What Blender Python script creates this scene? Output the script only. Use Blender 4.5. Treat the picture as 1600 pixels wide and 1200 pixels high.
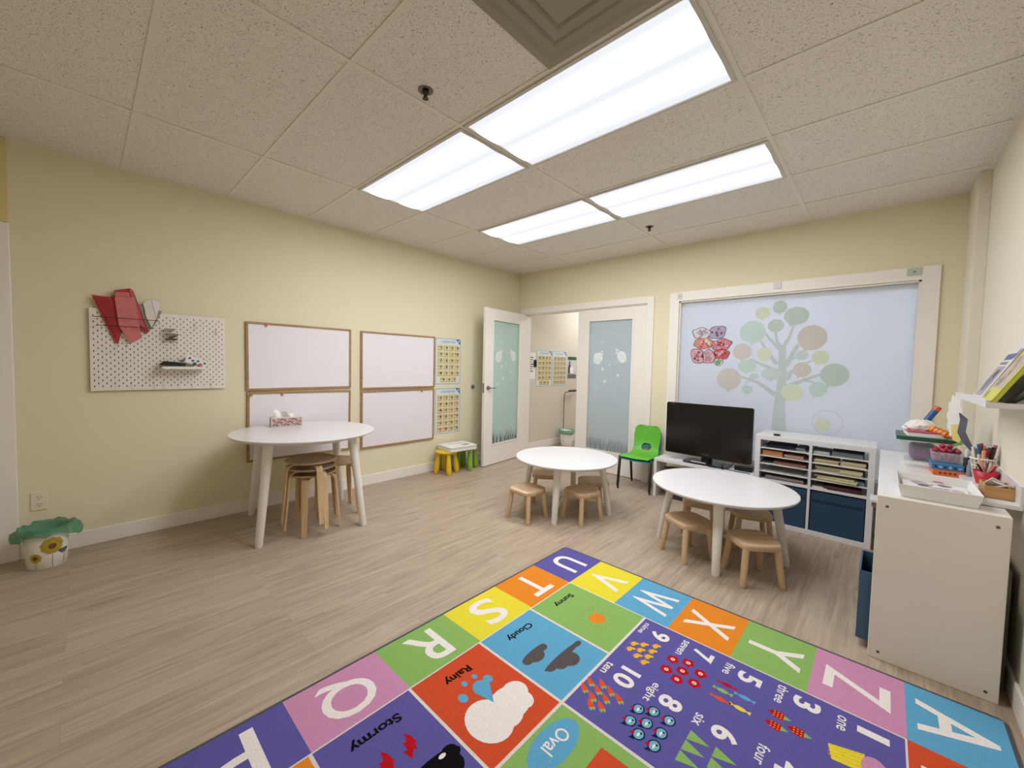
import bpy, math, random
from mathutils import Vector, Matrix
R = math.radians
random.seed(7)
for o in list(bpy.data.objects): bpy.data.objects.remove(o)
scene = bpy.context.scene
COL = scene.collection

# ------------------------------------------------------------------ camera, world, exposure
W, H, YF = 4.357, 2.597, -5.30          # right wall x, ceiling height, front wall y (left wall x=0, back wall y=0)
cam_d = bpy.data.cameras.new('camera'); cam = bpy.data.objects.new('camera', cam_d); COL.objects.link(cam)
cam_d.sensor_width = 36; cam_d.sensor_fit = 'HORIZONTAL'
cam_d.lens = 626.11 / 1600 * 36
cam_d.shift_x = 5.874 / 1600; cam_d.shift_y = -1.887 / 1600
cam_d.clip_start = 0.02
_y, _p, _r = 0.755, -0.045, 0.022
_f = Vector((-math.sin(_y) * math.cos(_p), math.cos(_y) * math.cos(_p), math.sin(_p)))
_rt = Vector((math.cos(_y), math.sin(_y), 0)); _up = _rt.cross(_f)
_rr = _rt * math.cos(_r) + _up * math.sin(_r); _uu = -_rt * math.sin(_r) + _up * math.cos(_r)
cam.matrix_world = Matrix(((_rr.x, _uu.x, -_f.x, 3.925), (_rr.y, _uu.y, -_f.y, -4.353), (_rr.z, _uu.z, -_f.z, 1.297), (0, 0, 0, 1)))
scene.camera = cam
w = bpy.data.worlds.new('world'); scene.world = w; w.use_nodes = True
w.node_tree.nodes['Background'].inputs[0].default_value = (0.6, 0.65, 0.7, 1)
w.node_tree.nodes['Background'].inputs[1].default_value = 0.3
scene.view_settings.view_transform = 'Standard'
scene.view_settings.look = 'None'
scene.view_settings.gamma = 1
scene.view_settings.exposure = 0.95
LAMP = 6.0       # radiance of the room's troffer diffusers
HALL = 9.5       # radiance of the hallway lamps
ROOM2 = 34.0     # radiance of the lamps in the room behind the frosted window

# ------------------------------------------------------------------ materials
def lin(c):
    return tuple(((v / 255) / 12.92 if v / 255 <= 0.04045 else ((v / 255 + 0.055) / 1.055) ** 2.4) for v in c[:3]) + (1,)
MATS = {}
def mat(name, rgb=(200, 200, 200), rough=0.5, metal=0.0, noise=0.0, nscale=40, bump=0.0, bscale=200, spec=0.5, coat=0.0):
    if name in MATS: return MATS[name]
    m = bpy.data.materials.new(name); m.use_nodes = True; MATS[name] = m
    nt = m.node_tree; b = nt.nodes['Principled BSDF']
    b.inputs['Base Color'].default_value = lin(rgb); b.inputs['Roughness'].default_value = rough
    b.inputs['Metallic'].default_value = metal; b.inputs['Specular IOR Level'].default_value = spec
    b.inputs['Coat Weight'].default_value = coat
    tc = nt.nodes.new('ShaderNodeTexCoord')
    if noise:
        n = nt.nodes.new('ShaderNodeTexNoise'); n.inputs['Scale'].default_value = nscale; n.inputs['Detail'].default_value = 4
        nt.links.new(tc.outputs['Object'], n.inputs['Vector'])
        mr = nt.nodes.new('ShaderNodeMapRange'); mr.inputs[1].default_value = 0.25; mr.inputs[2].default_value = 0.75
        mr.inputs[3].default_value = 1 - noise; mr.inputs[4].default_value = 1 + noise
        nt.links.new(n.outputs['Fac'], mr.inputs[0])
        mx = nt.nodes.new('ShaderNodeVectorMath'); mx.operation = 'SCALE'; mx.inputs[0].default_value = lin(rgb)[:3]
        nt.links.new(mr.outputs[0], mx.inputs['Scale']); nt.links.new(mx.outputs[0], b.inputs['Base Color'])
    if bump:
        n2 = nt.nodes.new('ShaderNodeTexNoise'); n2.inputs['Scale'].default_value = bscale; n2.inputs['Detail'].default_value = 3
        nt.links.new(tc.outputs['Object'], n2.inputs['Vector'])
        bp = nt.nodes.new('ShaderNodeBump'); bp.inputs['Strength'].default_value = bump; bp.inputs['Distance'].default_value = 0.003
        nt.links.new(n2.outputs['Fac'], bp.inputs['Height']); nt.links.new(bp.outputs[0], b.inputs['Normal'])
    return m

def wood_mat(name, c1, c2, axis=0, scale=1.0, rough=0.5):
    if name in MATS: return MATS[name]
    m = bpy.data.materials.new(name); m.use_nodes = True; MATS[name] = m
    nt = m.node_tree; b = nt.nodes['Principled BSDF']; b.inputs['Roughness'].default_value = rough
    tc = nt.nodes.new('ShaderNodeTexCoord'); mp = nt.nodes.new('ShaderNodeMapping')
    s = [40 * scale] * 3; s[axis] = 3 * scale; mp.inputs['Scale'].default_value = s
    nt.links.new(tc.outputs['Object'], mp.inputs['Vector'])
    n = nt.nodes.new('ShaderNodeTexNoise'); n.inputs['Scale'].default_value = 1.0; n.inputs['Detail'].default_value = 5; n.inputs['Distortion'].default_value = 0.6
    nt.links.new(mp.outputs[0], n.inputs['Vector'])
    cr = nt.nodes.new('ShaderNodeValToRGB'); cr.color_ramp.elements[0].position = 0.3; cr.color_ramp.elements[1].position = 0.7
    cr.color_ramp.elements[0].color = lin(c1); cr.color_ramp.elements[1].color = lin(c2)
    nt.links.new(n.outputs['Fac'], cr.inputs[0]); nt.links.new(cr.outputs[0], b.inputs['Base Color'])
    return m

def floor_mat():
    m = bpy.data.materials.new('vinyl_planks'); m.use_nodes = True
    nt = m.node_tree; N = nt.nodes; L = nt.links; b = N['Principled BSDF']
    tc = N.new('ShaderNodeTexCoord')
    mp = N.new('ShaderNodeMapping'); mp.inputs['Rotation'].default_value = (0, 0, R(90)); L.new(tc.outputs['Object'], mp.inputs['Vector'])
    br = N.new('ShaderNodeTexBrick'); br.offset = 0.37
    br.inputs['Scale'].default_value = 1.0; br.inputs['Brick Width'].default_value = 1.22; br.inputs['Row Height'].default_value = 0.152
    br.inputs['Mortar Size'].default_value = 0.0009; br.inputs['Mortar Smooth'].default_value = 0.3; br.inputs['Bias'].default_value = 0
    br.inputs['Color1'].default_value = (0.0, 0.0, 0.0, 1); br.inputs['Color2'].default_value = (1, 1, 1, 1); br.inputs['Mortar'].default_value = (0.3, 0.3, 0.3, 1)
    L.new(mp.outputs[0], br.inputs['Vector'])
    bw = N.new('ShaderNodeRGBToBW'); L.new(br.outputs['Color'], bw.inputs[0])
    # long grain, shifted per plank
    add = N.new('ShaderNodeVectorMath'); add.operation = 'ADD'
    cx = N.new('ShaderNodeCombineXYZ'); mu = N.new('ShaderNodeMath'); mu.operation = 'MULTIPLY'; mu.inputs[1].default_value = 37.0
    L.new(bw.outputs[0], mu.inputs[0]); L.new(mu.outputs[0], cx.inputs[2]); L.new(tc.outputs['Object'], add.inputs[0]); L.new(cx.outputs[0], add.inputs[1])
    mg = N.new('ShaderNodeMapping'); mg.inputs['Scale'].default_value = (48, 2.2, 1); L.new(add.outputs[0], mg.inputs['Vector'])
    n1 = N.new('ShaderNodeTexNoise'); n1.inputs['Scale'].default_value = 1; n1.inputs['Detail'].default_value = 8; n1.inputs['Roughness'].default_value = 0.62; n1.inputs['Distortion'].default_value = 1.1
    L.new(mg.outputs[0], n1.inputs['Vector'])
    mg2 = N.new('ShaderNodeMapping'); mg2.inputs['Scale'].default_value = (9, 1.1, 1); L.new(add.outputs[0], mg2.inputs['Vector'])
    n2 = N.new('ShaderNodeTexNoise'); n2.inputs['Scale'].default_value = 1; n2.inputs['Detail'].default_value = 3; n2.inputs['Distortion'].default_value = 1.5
    L.new(mg2.outputs[0], n2.inputs['Vector'])
    ad = N.new('ShaderNodeMath'); ad.operation = 'MULTIPLY_ADD'; ad.inputs[1].default_value = 0.45; L.new(n2.outputs['Fac'], ad.inputs[0]); L.new(n1.outputs['Fac'], ad.inputs[2])
    ad2 = N.new('ShaderNodeMath'); ad2.operation = 'MULTIPLY_ADD'; ad2.inputs[1].default_value = 0.06; L.new(bw.outputs[0], ad2.inputs[0]); L.new(ad.outputs[0], ad2.inputs[2])
    cr = N.new('ShaderNodeValToRGB'); e = cr.color_ramp.elements
    e[0].position = 0.48; e[0].color = lin(FLOOR_D); e[1].position = 1.0; e[1].color = lin(FLOOR_L)
    mid = cr.color_ramp.elements.new(0.74); mid.color = lin(FLOOR_M)
    L.new(ad2.outputs[0], cr.inputs[0])
    mm = N.new('ShaderNodeMix'); mm.data_type = 'RGBA'; mm.blend_type = 'MULTIPLY'
    L.new(br.outputs['Fac'], mm.inputs[0]); L.new(cr.outputs[0], mm.inputs[6]); mm.inputs[7].default_value = (0.82, 0.81, 0.80, 1)
    L.new(mm.outputs[2], b.inputs['Base Color'])
    b.inputs['Roughness'].default_value = 0.47; b.inputs['Specular IOR Level'].default_value = 0.35
    bp = N.new('ShaderNodeBump'); bp.inputs['Strength'].default_value = 0.06; bp.inputs['Distance'].default_value = 0.002
    L.new(n1.outputs['Fac'], bp.inputs['Height']); L.new(bp.outputs[0], b.inputs['Normal'])
    return m
FLOOR_D, FLOOR_M, FLOOR_L = (146, 127, 108), (174, 154, 133), (192, 174, 153)

def ceiling_mat():
    m = bpy.data.materials.new('acoustic_tile'); m.use_nodes = True
    nt = m.node_tree; N = nt.nodes; L = nt.links; b = N['Principled BSDF']; b.inputs['Roughness'].default_value = 0.95; b.inputs['Specular IOR Level'].default_value = 0.1
    tc = N.new('ShaderNodeTexCoord')
    def spots(scale, th, seed):
        mp = N.new('ShaderNodeMapping'); mp.inputs['Location'].default_value = (seed, seed * 2, 0); mp.inputs['Scale'].default_value = (1, 1.5, 1); L.new(tc.outputs['Object'], mp.inputs['Vector'])
        n = N.new('ShaderNodeTexNoise'); n.inputs['Scale'].default_value = scale; n.inputs['Detail'].default_value = 2.5; n.inputs['Distortion'].default_value = 0.8
        L.new(mp.outputs[0], n.inputs['Vector'])
        mr = N.new('ShaderNodeMapRange'); mr.inputs[1].default_value = th; mr.inputs[2].default_value = th + 0.05; mr.clamp = True
        L.new(n.outputs['Fac'], mr.inputs[0]); return mr
    a = spots(120, 0.625, 1.3); c = spots(260, 0.60, 9.1)
    mx = N.new('ShaderNodeMath'); mx.operation = 'MAXIMUM'; L.new(a.outputs[0], mx.inputs[0]); L.new(c.outputs[0], mx.inputs[1])
    mm = N.new('ShaderNodeMix'); mm.data_type = 'RGBA'; L.new(mx.outputs[0], mm.inputs[0])
    mm.inputs[6].default_value = lin((238, 232, 222)); mm.inputs[7].default_value = lin((140, 126, 104))
    L.new(mm.outputs[2], b.inputs['Base Color'])
    return m

def rug_mat(name, rgb):
    m = mat(name, rgb, rough=1.0, noise=0.16, nscale=260, bump=0.9, bscale=330, spec=0.05)
    return m

def frosted(name, rgb, tr=0.5, gloss=0.12):
    m = bpy.data.materials.new(name); m.use_nodes = True; MATS[name] = m
    nt = m.node_tree; N = nt.nodes; L = nt.links; N.remove(N['Principled BSDF']); out = N['Material Output']
    d = N.new('ShaderNodeBsdfDiffuse'); t = N.new('ShaderNodeBsdfTranslucent'); g = N.new('ShaderNodeBsdfGlossy')
    d.inputs[0].default_value = lin(rgb); t.inputs[0].default_value = lin(rgb); g.inputs[0].default_value = (1, 1, 1, 1); g.inputs['Roughness'].default_value = gloss
    a = N.new('ShaderNodeMixShader'); a.inputs[0].default_value = tr; L.new(d.outputs[0], a.inputs[1]); L.new(t.outputs[0], a.inputs[2])
    f = N.new('ShaderNodeFresnel'); f.inputs[0].default_value = 1.45
    c = N.new('ShaderNodeMixShader'); L.new(f.outputs[0], c.inputs[0]); L.new(a.outputs[0], c.inputs[1]); L.new(g.outputs[0], c.inputs[2])
    L.new(c.outputs[0], out.inputs['Surface'])
    return m

def clear(name, rgb=(235, 240, 240), alpha=0.65):
    m = bpy.data.materials.new(name); m.use_nodes = True; MATS[name] = m
    nt = m.node_tree; N = nt.nodes; L = nt.links; b = N['Principled BSDF']; out = N['Material Output']
    b.inputs['Base Color'].default_value = lin(rgb); b.inputs['Roughness'].default_value = 0.15
    t = N.new('ShaderNodeBsdfTransparent'); x = N.new('ShaderNodeMixShader'); x.inputs[0].default_value = alpha
    L.new(b.outputs[0], x.inputs[1]); L.new(t.outputs[0], x.inputs[2]); L.new(x.outputs[0], out.inputs['Surface'])
    return m

def lamp_mat(name, strength, y0, half):
    """diffuser of a fluorescent troffer: two tubes glow through the prismatic sheet"""
    m = bpy.data.materials.new(name); m.use_nodes = True
    nt = m.node_tree; N = nt.nodes; L = nt.links; N.remove(N['Principled BSDF']); out = N['Material Output']
    tc = N.new('ShaderNodeTexCoord'); sp = N.new('ShaderNodeSeparateXYZ'); L.new(tc.outputs['Object'], sp.inputs[0])
    def band(c, wd, k):
        s = N.new('ShaderNodeMath'); s.operation = 'SUBTRACT'; s.inputs[1].default_value = c; L.new(sp.outputs['Y'], s.inputs[0])
        q = N.new('ShaderNodeMath'); q.operation = 'DIVIDE'; q.inputs[1].default_value = wd; L.new(s.outputs[0], q.inputs[0])
        p = N.new('ShaderNodeMath'); p.operation = 'POWER'; p.inputs[1].default_value = 2.0
        ab = N.new('ShaderNodeMath'); ab.operation = 'ABSOLUTE'; L.new(q.outputs[0], ab.inputs[0]); L.new(ab.outputs[0], p.inputs[0])
        n = N.new('ShaderNodeMath'); n.operation = 'MULTIPLY'; n.inputs[1].default_value = -1; L.new(p.outputs[0], n.inputs[0])
        e = N.new('ShaderNodeMath'); e.operation = 'EXPONENT'; L.new(n.outputs[0], e.inputs[0])
        r = N.new('ShaderNodeMath'); r.operation = 'MULTIPLY'; r.inputs[1].default_value = k; L.new(e.outputs[0], r.inputs[0]); return r
    b1, b2 = band(-0.125, 0.040, 3.1), band(0.125, 0.040, 3.1)
    a = N.new('ShaderNodeMath'); a.operation = 'ADD'; L.new(b1.outputs[0], a.inputs[0]); L.new(b2.outputs[0], a.inputs[1])
    a2 = N.new('ShaderNodeMath'); a2.operation = 'ADD'; a2.inputs[1].default_value = 0.080; L.new(a.outputs[0], a2.inputs[0])
    ms = N.new('ShaderNodeMath'); ms.operation = 'MULTIPLY'; ms.inputs[1].default_value = strength; L.new(a2.outputs[0], ms.inputs[0])
    em = N.new('ShaderNodeEmission'); em.inputs[0].default_value = (0.95, 0.975, 1.04, 1); L.new(ms.outputs[0], em.inputs[1])
    L.new(em.outputs[0], out.inputs['Surface'])
    return m

# ------------------------------------------------------------------ mesh builder
class MB:
    def __init__(s): s.v = []; s.f = []; s.m = []; s.sm = []
    def add(s, vs, fs, mi=0, smooth=False):
        k = len(s.v); s.v += [tuple(v) for v in vs]; s.f += [tuple(i + k for i in f) for f in fs]; s.m += [mi] * len(fs); s.sm += [smooth] * len(fs); return s
    def box(s, x0, x1, y0, y1, z0, z1, mi=0, rot=None, at=None):
        vs = [Vector((x, y, z)) for x in (x0, x1) for y in (y0, y1) for z in (z0, z1)]
        if rot is not None:
            M = rot; c = Vector(at or (0, 0, 0)); vs = [M @ v + c for v in vs]
        return s.add(vs, [(0, 1, 3, 2), (4, 6, 7, 5), (0, 4, 5, 1), (2, 3, 7, 6), (0, 2, 6, 4), (1, 5, 7, 3)], mi)
    def tube(s, pts, r, n=12, mi=0, ry=None, up=None, caps=True, smooth=True):
        pts = [Vector(p) for p in pts]; rs = r if isinstance(r, (list, tuple)) else [r] * len(pts)
        if ry is None: rys = rs
        else: rys = ry if isinstance(ry, (list, tuple)) else [ry] * len(pts)
        vs = []; fs = []; prev = None
        for i, p in enumerate(pts):
            t = (pts[min(i + 1, len(pts) - 1)] - pts[max(i - 1, 0)]).normalized()
            if prev is None:
                u = Vector(up) if up else (Vector((0, 0, 1)) if abs(t.z) < 0.9 else Vector((1, 0, 0)))
            else: u = prev
            a = (u - t * u.dot(t)).normalized(); b = t.cross(a); prev = a
            for k in range(n):
                th = 2 * math.pi * k / n; vs.append(p + a * (math.cos(th) * rs[i]) + b * (math.sin(th) * rys[i]))
        for i in range(len(pts) - 1):
            for k in range(n):
                fs.append((i * n + k, i * n + (k + 1) % n, (i + 1) * n + (k + 1) % n, (i + 1) * n + k))
        s.add(vs, fs, mi, smooth)
        if caps:
            s.add(vs[:n], [tuple(reversed(range(n)))], mi); s.add(vs[-n:], [tuple(range(n))], mi)
        return s
    def strip(s, pts, wd, th, side, mi=0):
        """flat bar of width wd (along side) and thickness th swept on a path"""
        pts = [Vector(p) for p in pts]; side = Vector(side).normalized(); vs = []; fs = []
        wds = wd if isinstance(wd, (list, tuple)) else [wd] * len(pts)
        for i, p in enumerate(pts):
            t = (pts[min(i + 1, len(pts) - 1)] - pts[max(i - 1, 0)]).normalized(); n = t.cross(side).normalized()
            for a, b in ((-1, -1), (1, -1), (1, 1), (-1, 1)): vs.append(p + side * (a * wds[i] / 2) + n * (b * th / 2))
        for i in range(len(pts) - 1):
            for k in range(4): fs.append((i * 4 + k, i * 4 + (k + 1) % 4, (i + 1) * 4 + (k + 1) % 4, (i + 1) * 4 + k))
        fs += [(3, 2, 1, 0), tuple(len(vs) - 4 + k for k in range(4))]
        return s.add(vs, fs, mi)
    def lathe(s, prof, n=32, mi=0, c=(0, 0, 0), sx=1, sy=1, smooth=True, caps=(True, True), ph=0):
        vs = []; fs = []
        for r, z in prof:
            for k in range(n):
                th = 2 * math.pi * k / n + ph; vs.append((c[0] + r * sx * math.cos(th), c[1] + r * sy * math.sin(th), c[2] + z))
        for i in range(len(prof) - 1):
            for k in range(n): fs.append((i * n + k, i * n + (k + 1) % n, (i + 1) * n + (k + 1) % n, (i + 1) * n + k))
        s.add(vs, fs, mi, smooth)
        if caps[0]: s.add(vs[:n], [tuple(reversed(range(n)))], mi)
        if caps[1]: s.add(vs[-n:], [tuple(range(n))], mi)
        return s
    def poly(s, pts, o, ux, uy, mi=0, off=0.0, th=0.0):
        o = Vector(o); ux = Vector(ux); uy = Vector(uy); nn = ux.cross(uy).normalized()
        vs = [o + ux * p[0] + uy * p[1] + nn * (off + th) for p in pts]; n = len(pts)
        s.add(vs, [tuple(range(n))], mi)
        if th:
            lo = [v - nn * th for v in vs]; s.add(vs + lo, [(i, i + n, (i + 1) % n + n, (i + 1) % n) for i in range(n)] + [tuple(reversed(range(n, 2 * n)))], mi)
        return s
    def glyph(s, txt, cx, cy, wd, ht, o, ux, uy, mi=0, off=0.0, bold=0.0, ang=0.0):
        vs, fs = text_geo(txt, bold)
        x0 = min(v[0] for v in vs); x1 = max(v[0] for v in vs); y0 = min(v[1] for v in vs); y1 = max(v[1] for v in vs)
        kx = (wd / (x1 - x0)) if wd else ht / (y1 - y0); ky = (ht / (y1 - y0)) if ht else kx
        o = Vector(o); ux = Vector(ux); uy = Vector(uy); nn = ux.cross(uy).normalized(); ca, sa = math.cos(ang), math.sin(ang)
        out = []
        for v in vs:
            a = (v[0] - (x0 + x1) / 2) * kx; b = (v[1] - (y0 + y1) / 2) * ky
            out.append(o + ux * (cx + a * ca - b * sa) + uy * (cy + a * sa + b * ca) + nn * off)
        return s.add(out, fs, mi)
    def build(s, name, mats, parent=None, loc=None, bevel=0.0, subsurf=0, solid=0.0, segs=2):
        me = bpy.data.meshes.new(name); me.from_pydata(s.v, [], s.f)
        for m in (mats if isinstance(mats, (list, tuple)) else [mats]): me.materials.append(m)
        me.polygons.foreach_set('material_index', s.m); me.polygons.foreach_set('use_smooth', s.sm); me.update()
        o = bpy.data.objects.new(name, me); COL.objects.link(o)
        if parent: o.parent = parent
        if loc: o.location = loc
        if subsurf:
            d = o.modifiers.new('weld', 'WELD'); d.merge_threshold = 1e-4
            d = o.modifiers.new('subsurf', 'SUBSURF'); d.levels = d.render_levels = subsurf
        if bevel:
            d = o.modifiers.new('weld', 'WELD'); d.merge_threshold = 1e-5
            d = o.modifiers.new('bevel', 'BEVEL'); d.width = bevel; d.segments = segs; d.limit_method = 'ANGLE'; d.angle_limit = R(40); d.harden_normals = False
        return o
_tc = {}
def text_geo(txt, bold=0.0):
    k = (txt, bold)
    if k in _tc: return _tc[k]
    c = bpy.data.curves.new('t', 'FONT'); c.body = txt; c.offset = bold; c.resolution_u = 4
    o = bpy.data.objects.new('t', c); COL.objects.link(o)
    dg = bpy.context.evaluated_depsgraph_get(); dg.update(); e = o.evaluated_get(dg); m = e.to_mesh()
    r = ([tuple(v.co) for v in m.vertices], [tuple(p.vertices) for p in m.polygons]); e.to_mesh_clear()
    bpy.data.objects.remove(o); bpy.data.curves.remove(c); _tc[k] = r
    return r
def tag(o, label, cat, group=None, kind=None):
    o['label'] = label; o['category'] = cat
    if group: o['group'] = group
    if kind: o['kind'] = kind
    return o
def thing(name, label, cat, loc=(0, 0, 0), rz=0.0, group=None):
    o = bpy.data.objects.new(name, None); COL.objects.link(o); o.location = loc; o.rotation_euler = (0, 0, rz); o.empty_display_size = 0.05
    return tag(o, label, cat, group)
def struct(o):
    o['kind'] = 'structure'; return o
def sroot(name, loc=(0, 0, 0), rz=0.0):
    o = bpy.data.objects.new(name, None); COL.objects.link(o); o.location = loc; o.rotation_euler = (0, 0, rz); o['kind'] = 'structure'; return o
def dup(root, loc, rz, label, group=None):
    r = root.copy(); COL.objects.link(r); r.location = loc; r.rotation_euler = (0, 0, rz); r['label'] = label
    if group: r['group'] = group
    for ch in list(root.children):
        c = ch.copy(); COL.objects.link(c); c.parent = r
        for g in ch.children:
            d = g.copy(); COL.objects.link(d); d.parent = c
    return r
def ell(cx, cy, rx, ry, n=28, a=0.0, wob=0.0, k=3, ph=0.0):
    out = []
    for i in range(n):
        t = 2 * math.pi * i / n; q = 1 + wob * math.sin(k * t + ph); x = rx * q * math.cos(t); y = ry * q * math.sin(t)
        out.append((cx + x * math.cos(a) - y * math.sin(a), cy + x * math.sin(a) + y * math.cos(a)))
    return out
def rrect(x0, x1, y0, y1, r, n=5):
    out = []
    for cx, cy, a in ((x1 - r, y1 - r, 0), (x0 + r, y1 - r, 90), (x0 + r, y0 + r, 180), (x1 - r, y0 + r, 270)):
        for i in range(n + 1):
            t = R(a + 90 * i / n); out.append((cx + r * math.cos(t), cy + r * math.sin(t)))
    return out
def rot(ax, a): return Matrix.Rotation(a, 3, ax)

# shared materials
M_wall = mat('cream_paint', (231, 221, 190), rough=0.75, bump=0.05, bscale=60, spec=0.2)
M_wallr = mat('pale_cream_paint', (230, 223, 202), rough=0.75, bump=0.05, bscale=60, spec=0.2)
M_trim = mat('white_trim_paint', (240, 234, 224), rough=0.4)
M_hall = mat('hall_paint', (216, 207, 188), rough=0.8)
M_white = mat('white_laminate', (226, 223, 222), rough=0.28)
M_white2 = mat('white_painted_leg', (238, 234, 226), rough=0.4)
M_whitep = mat('white_plastic', (238, 236, 230), rough=0.35)
M_metal = mat('brushed_metal', (150, 148, 145), rough=0.35, metal=1.0)
M_dark = mat('dark_metal', (60, 56, 52), rough=0.4, metal=0.6)
M_black = mat('black_plastic', (14, 13, 13), rough=0.3)
M_grid = mat('grid_bar_paint', (232, 226, 212), rough=0.6)
M_birch = wood_mat('birch_wood', (198, 164, 124), (222, 192, 152), axis=2, scale=1.2)
M_beech = wood_mat('beech_seat', (200, 166, 128), (224, 194, 156), axis=0, scale=0.8)
M_beechl = wood_mat('beech_leg', (208, 176, 136), (226, 198, 160), axis=2, scale=0.8)
M_oak = wood_mat('oak_frame', (150, 112, 70), (178, 140, 96), axis=1)
M_paper = mat('white_paper', (242, 240, 236), rough=0.8)

# ------------------------------------------------------------------ room shell
YB, YH, XH = 0.12, 3.3, 5.3      # back wall thickness, depth of the space beyond, its right end
struct(MB().box(-0.1, XH + 0.1, YF - 0.1, YH + 0.1, -0.1, 0).build('floor', floor_mat()))
struct(MB().box(-0.1, XH + 0.1, YF - 0.1, YH + 0.1, H, H + 0.1).build('ceiling', ceiling_mat()))
struct(MB().box(-0.1, 0, YF - 0.1, 0.0, 0, H).build('wall_left', M_wall))
struct(MB().box(W, W + 0.1, YF - 0.1, 0.0, 0, H).build('wall_right', M_wallr))
struct(MB().box(-0.1, W + 0.1, YF - 0.1, YF, 0, H).build('wall_front', M_wall))
DX0, DX1, DZ = 0.135, 1.952, 2.02           # door opening
WX0, WX1, WZ0, WZ1 = 2.300, 4.088, 0.42, 2.006   # window opening
bw = MB()
bw.box(0, DX0, 0, YB, 0, H).box(DX0, DX1, 0, YB, DZ, H).box(DX1, WX0, 0, YB, 0, H)
bw.box(WX0, WX1, 0, YB, 0, WZ0).box(WX0, WX1, 0, YB, WZ1, H).box(WX1, W, 0, YB, 0, H)
struct(bw.build('wall_back', M_wall))
struct(MB().box(-0.1, 0, 0.0, YH + 0.1, 0, H).build('wall_hall_left', M_hall))
struct(MB().box(0, XH, YH, YH + 0.1, 0, H).build('wall_hall_back', M_hall))
struct(MB().box(XH, XH + 0.1, YB, YH, 0, H).build('wall_hall_right', M_hall))
struct(MB().box(W + 0.1, XH + 0.1, YB - 0.1, YB, 0, H).build('wall_hall_front', M_hall))
struct(MB().box(2.06, 2.14, YB, YH, 0, H).build('wall_added_light_divider', M_hall))  # unseen wall added to keep the hall light and window light apart
# boxed column in the far right corner
struct(MB().box(W - 0.055, W, -0.40, 0.0, 0, H - 0.001).build('trim_column', M_wallr, bevel=0.002))
# baseboards
def base(x0, x1, y0, y1, side):
    struct(MB().box(x0, x1, y0, y1, 0, 0.105).build('baseboard_' + side, M_trim, bevel=0.003))
base(0, 0.013, -4.645, -0.0, 'left'); base(W - 0.013, W, YF, -0.40, 'right')
base(2.05, W - 0.055, -0.013, 0, 'back'); base(0.0, W - 0.013, YF, YF + 0.013, 'front')
base(0, 0.013, YB, YH, 'hall_left')
# ceiling grid
GY = [-(0.481 + 0.6096 * k) for k in range(8)]   # bars running along x
GX = [0.953, 0.953 + 1.2192, 0.953 + 2.4384]     # bars running along y
def bar(x0, x1, y0, y1, name='trim_grid'):
    return MB().box(x0, x1, y0, y1, H - 0.004, H)
g = MB()
for x in GX: g.box(x - 0.012, x + 0.012, YF, 0, H - 0.005, H - 0.0005)
for y in GY:
    if y > YF: g.box(0, W, y - 0.012, y + 0.012, H - 0.004, H - 0.0006)
struct(g.build('trim_ceiling_grid', M_grid))
a = MB(); a.box(0, 0.02, YF, 0, H - 0.003, H).box(0, W, -0.02, 0, H - 0.003, H).box(W - 0.022, W, YF, 0, H - 0.003, H).box(0, W, YF, YF + 0.02, H - 0.003, H)
struct(a.build('trim_wall_angle', M_grid))

# ------------------------------------------------------------------ lamps in the ceiling
M_frame = mat('lamp_frame_metal', (206, 200, 190), rough=0.4)
LM = lamp_mat('glowing_diffuser', LAMP, 0, 0.3)
HM = lamp_mat('glowing_hall_diffuser', HALL, 0, 0.3)
RM2 = lamp_mat('glowing_far_room_diffuser', ROOM2, 0, 0.3)
def troffer(x0, y0, label, m=LM, group='fluorescent ceiling lights'):
    t = thing('ceiling_light', label, 'ceiling light', (x0 + 0.6096, y0 + 0.3048, H - 0.012), group=group)
    f = MB(); X, Y, i = 0.598, 0.293, 0.018
    f.box(-X, X, -Y, -Y + i, -0.0, 0.011).box(-X, X, Y - i, Y, 0, 0.011).box(-X, -X + i, -Y + i, Y - i, 0, 0.011).box(X - i, X, -Y + i, Y - i, 0, 0.011)
    f.build('frame', M_frame, t)
    d = MB(); d.add([(-X + i, -Y + i, 0.006), (-X + i, Y - i, 0.006), (X - i, Y - i, 0.006), (X - i, -Y + i, 0.006)], [(0, 1, 2, 3)])
    d.build('diffuser', m, t)
    return t
ya, yc = GY[4], GY[2]      # -2.919 , -1.70
troffer(GX[1], ya, 'largest glowing ceiling panel, nearest the square air vent')
troffer(GX[0], ya, 'glowing ceiling panel left of the largest one, nearest the whiteboards')
troffer(GX[1], yc, 'glowing ceiling panel on the far right, towards the frosted window')
troffer(GX[0], yc, 'smallest glowing ceiling panel, farthest back towards the doors')
troffer(0.4, 1.3, 'ceiling light of the hallway behind the double doors', HM, 'ceiling lights beyond the back wall')
troffer(2.2, 1.0, 'ceiling light behind the left half of the frosted window', RM2, 'ceiling lights beyond the back wall')
troffer(3.6, 1.0, 'ceiling light behind the right half of the frosted window', RM2, 'ceiling lights beyond the back wall')

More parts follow.
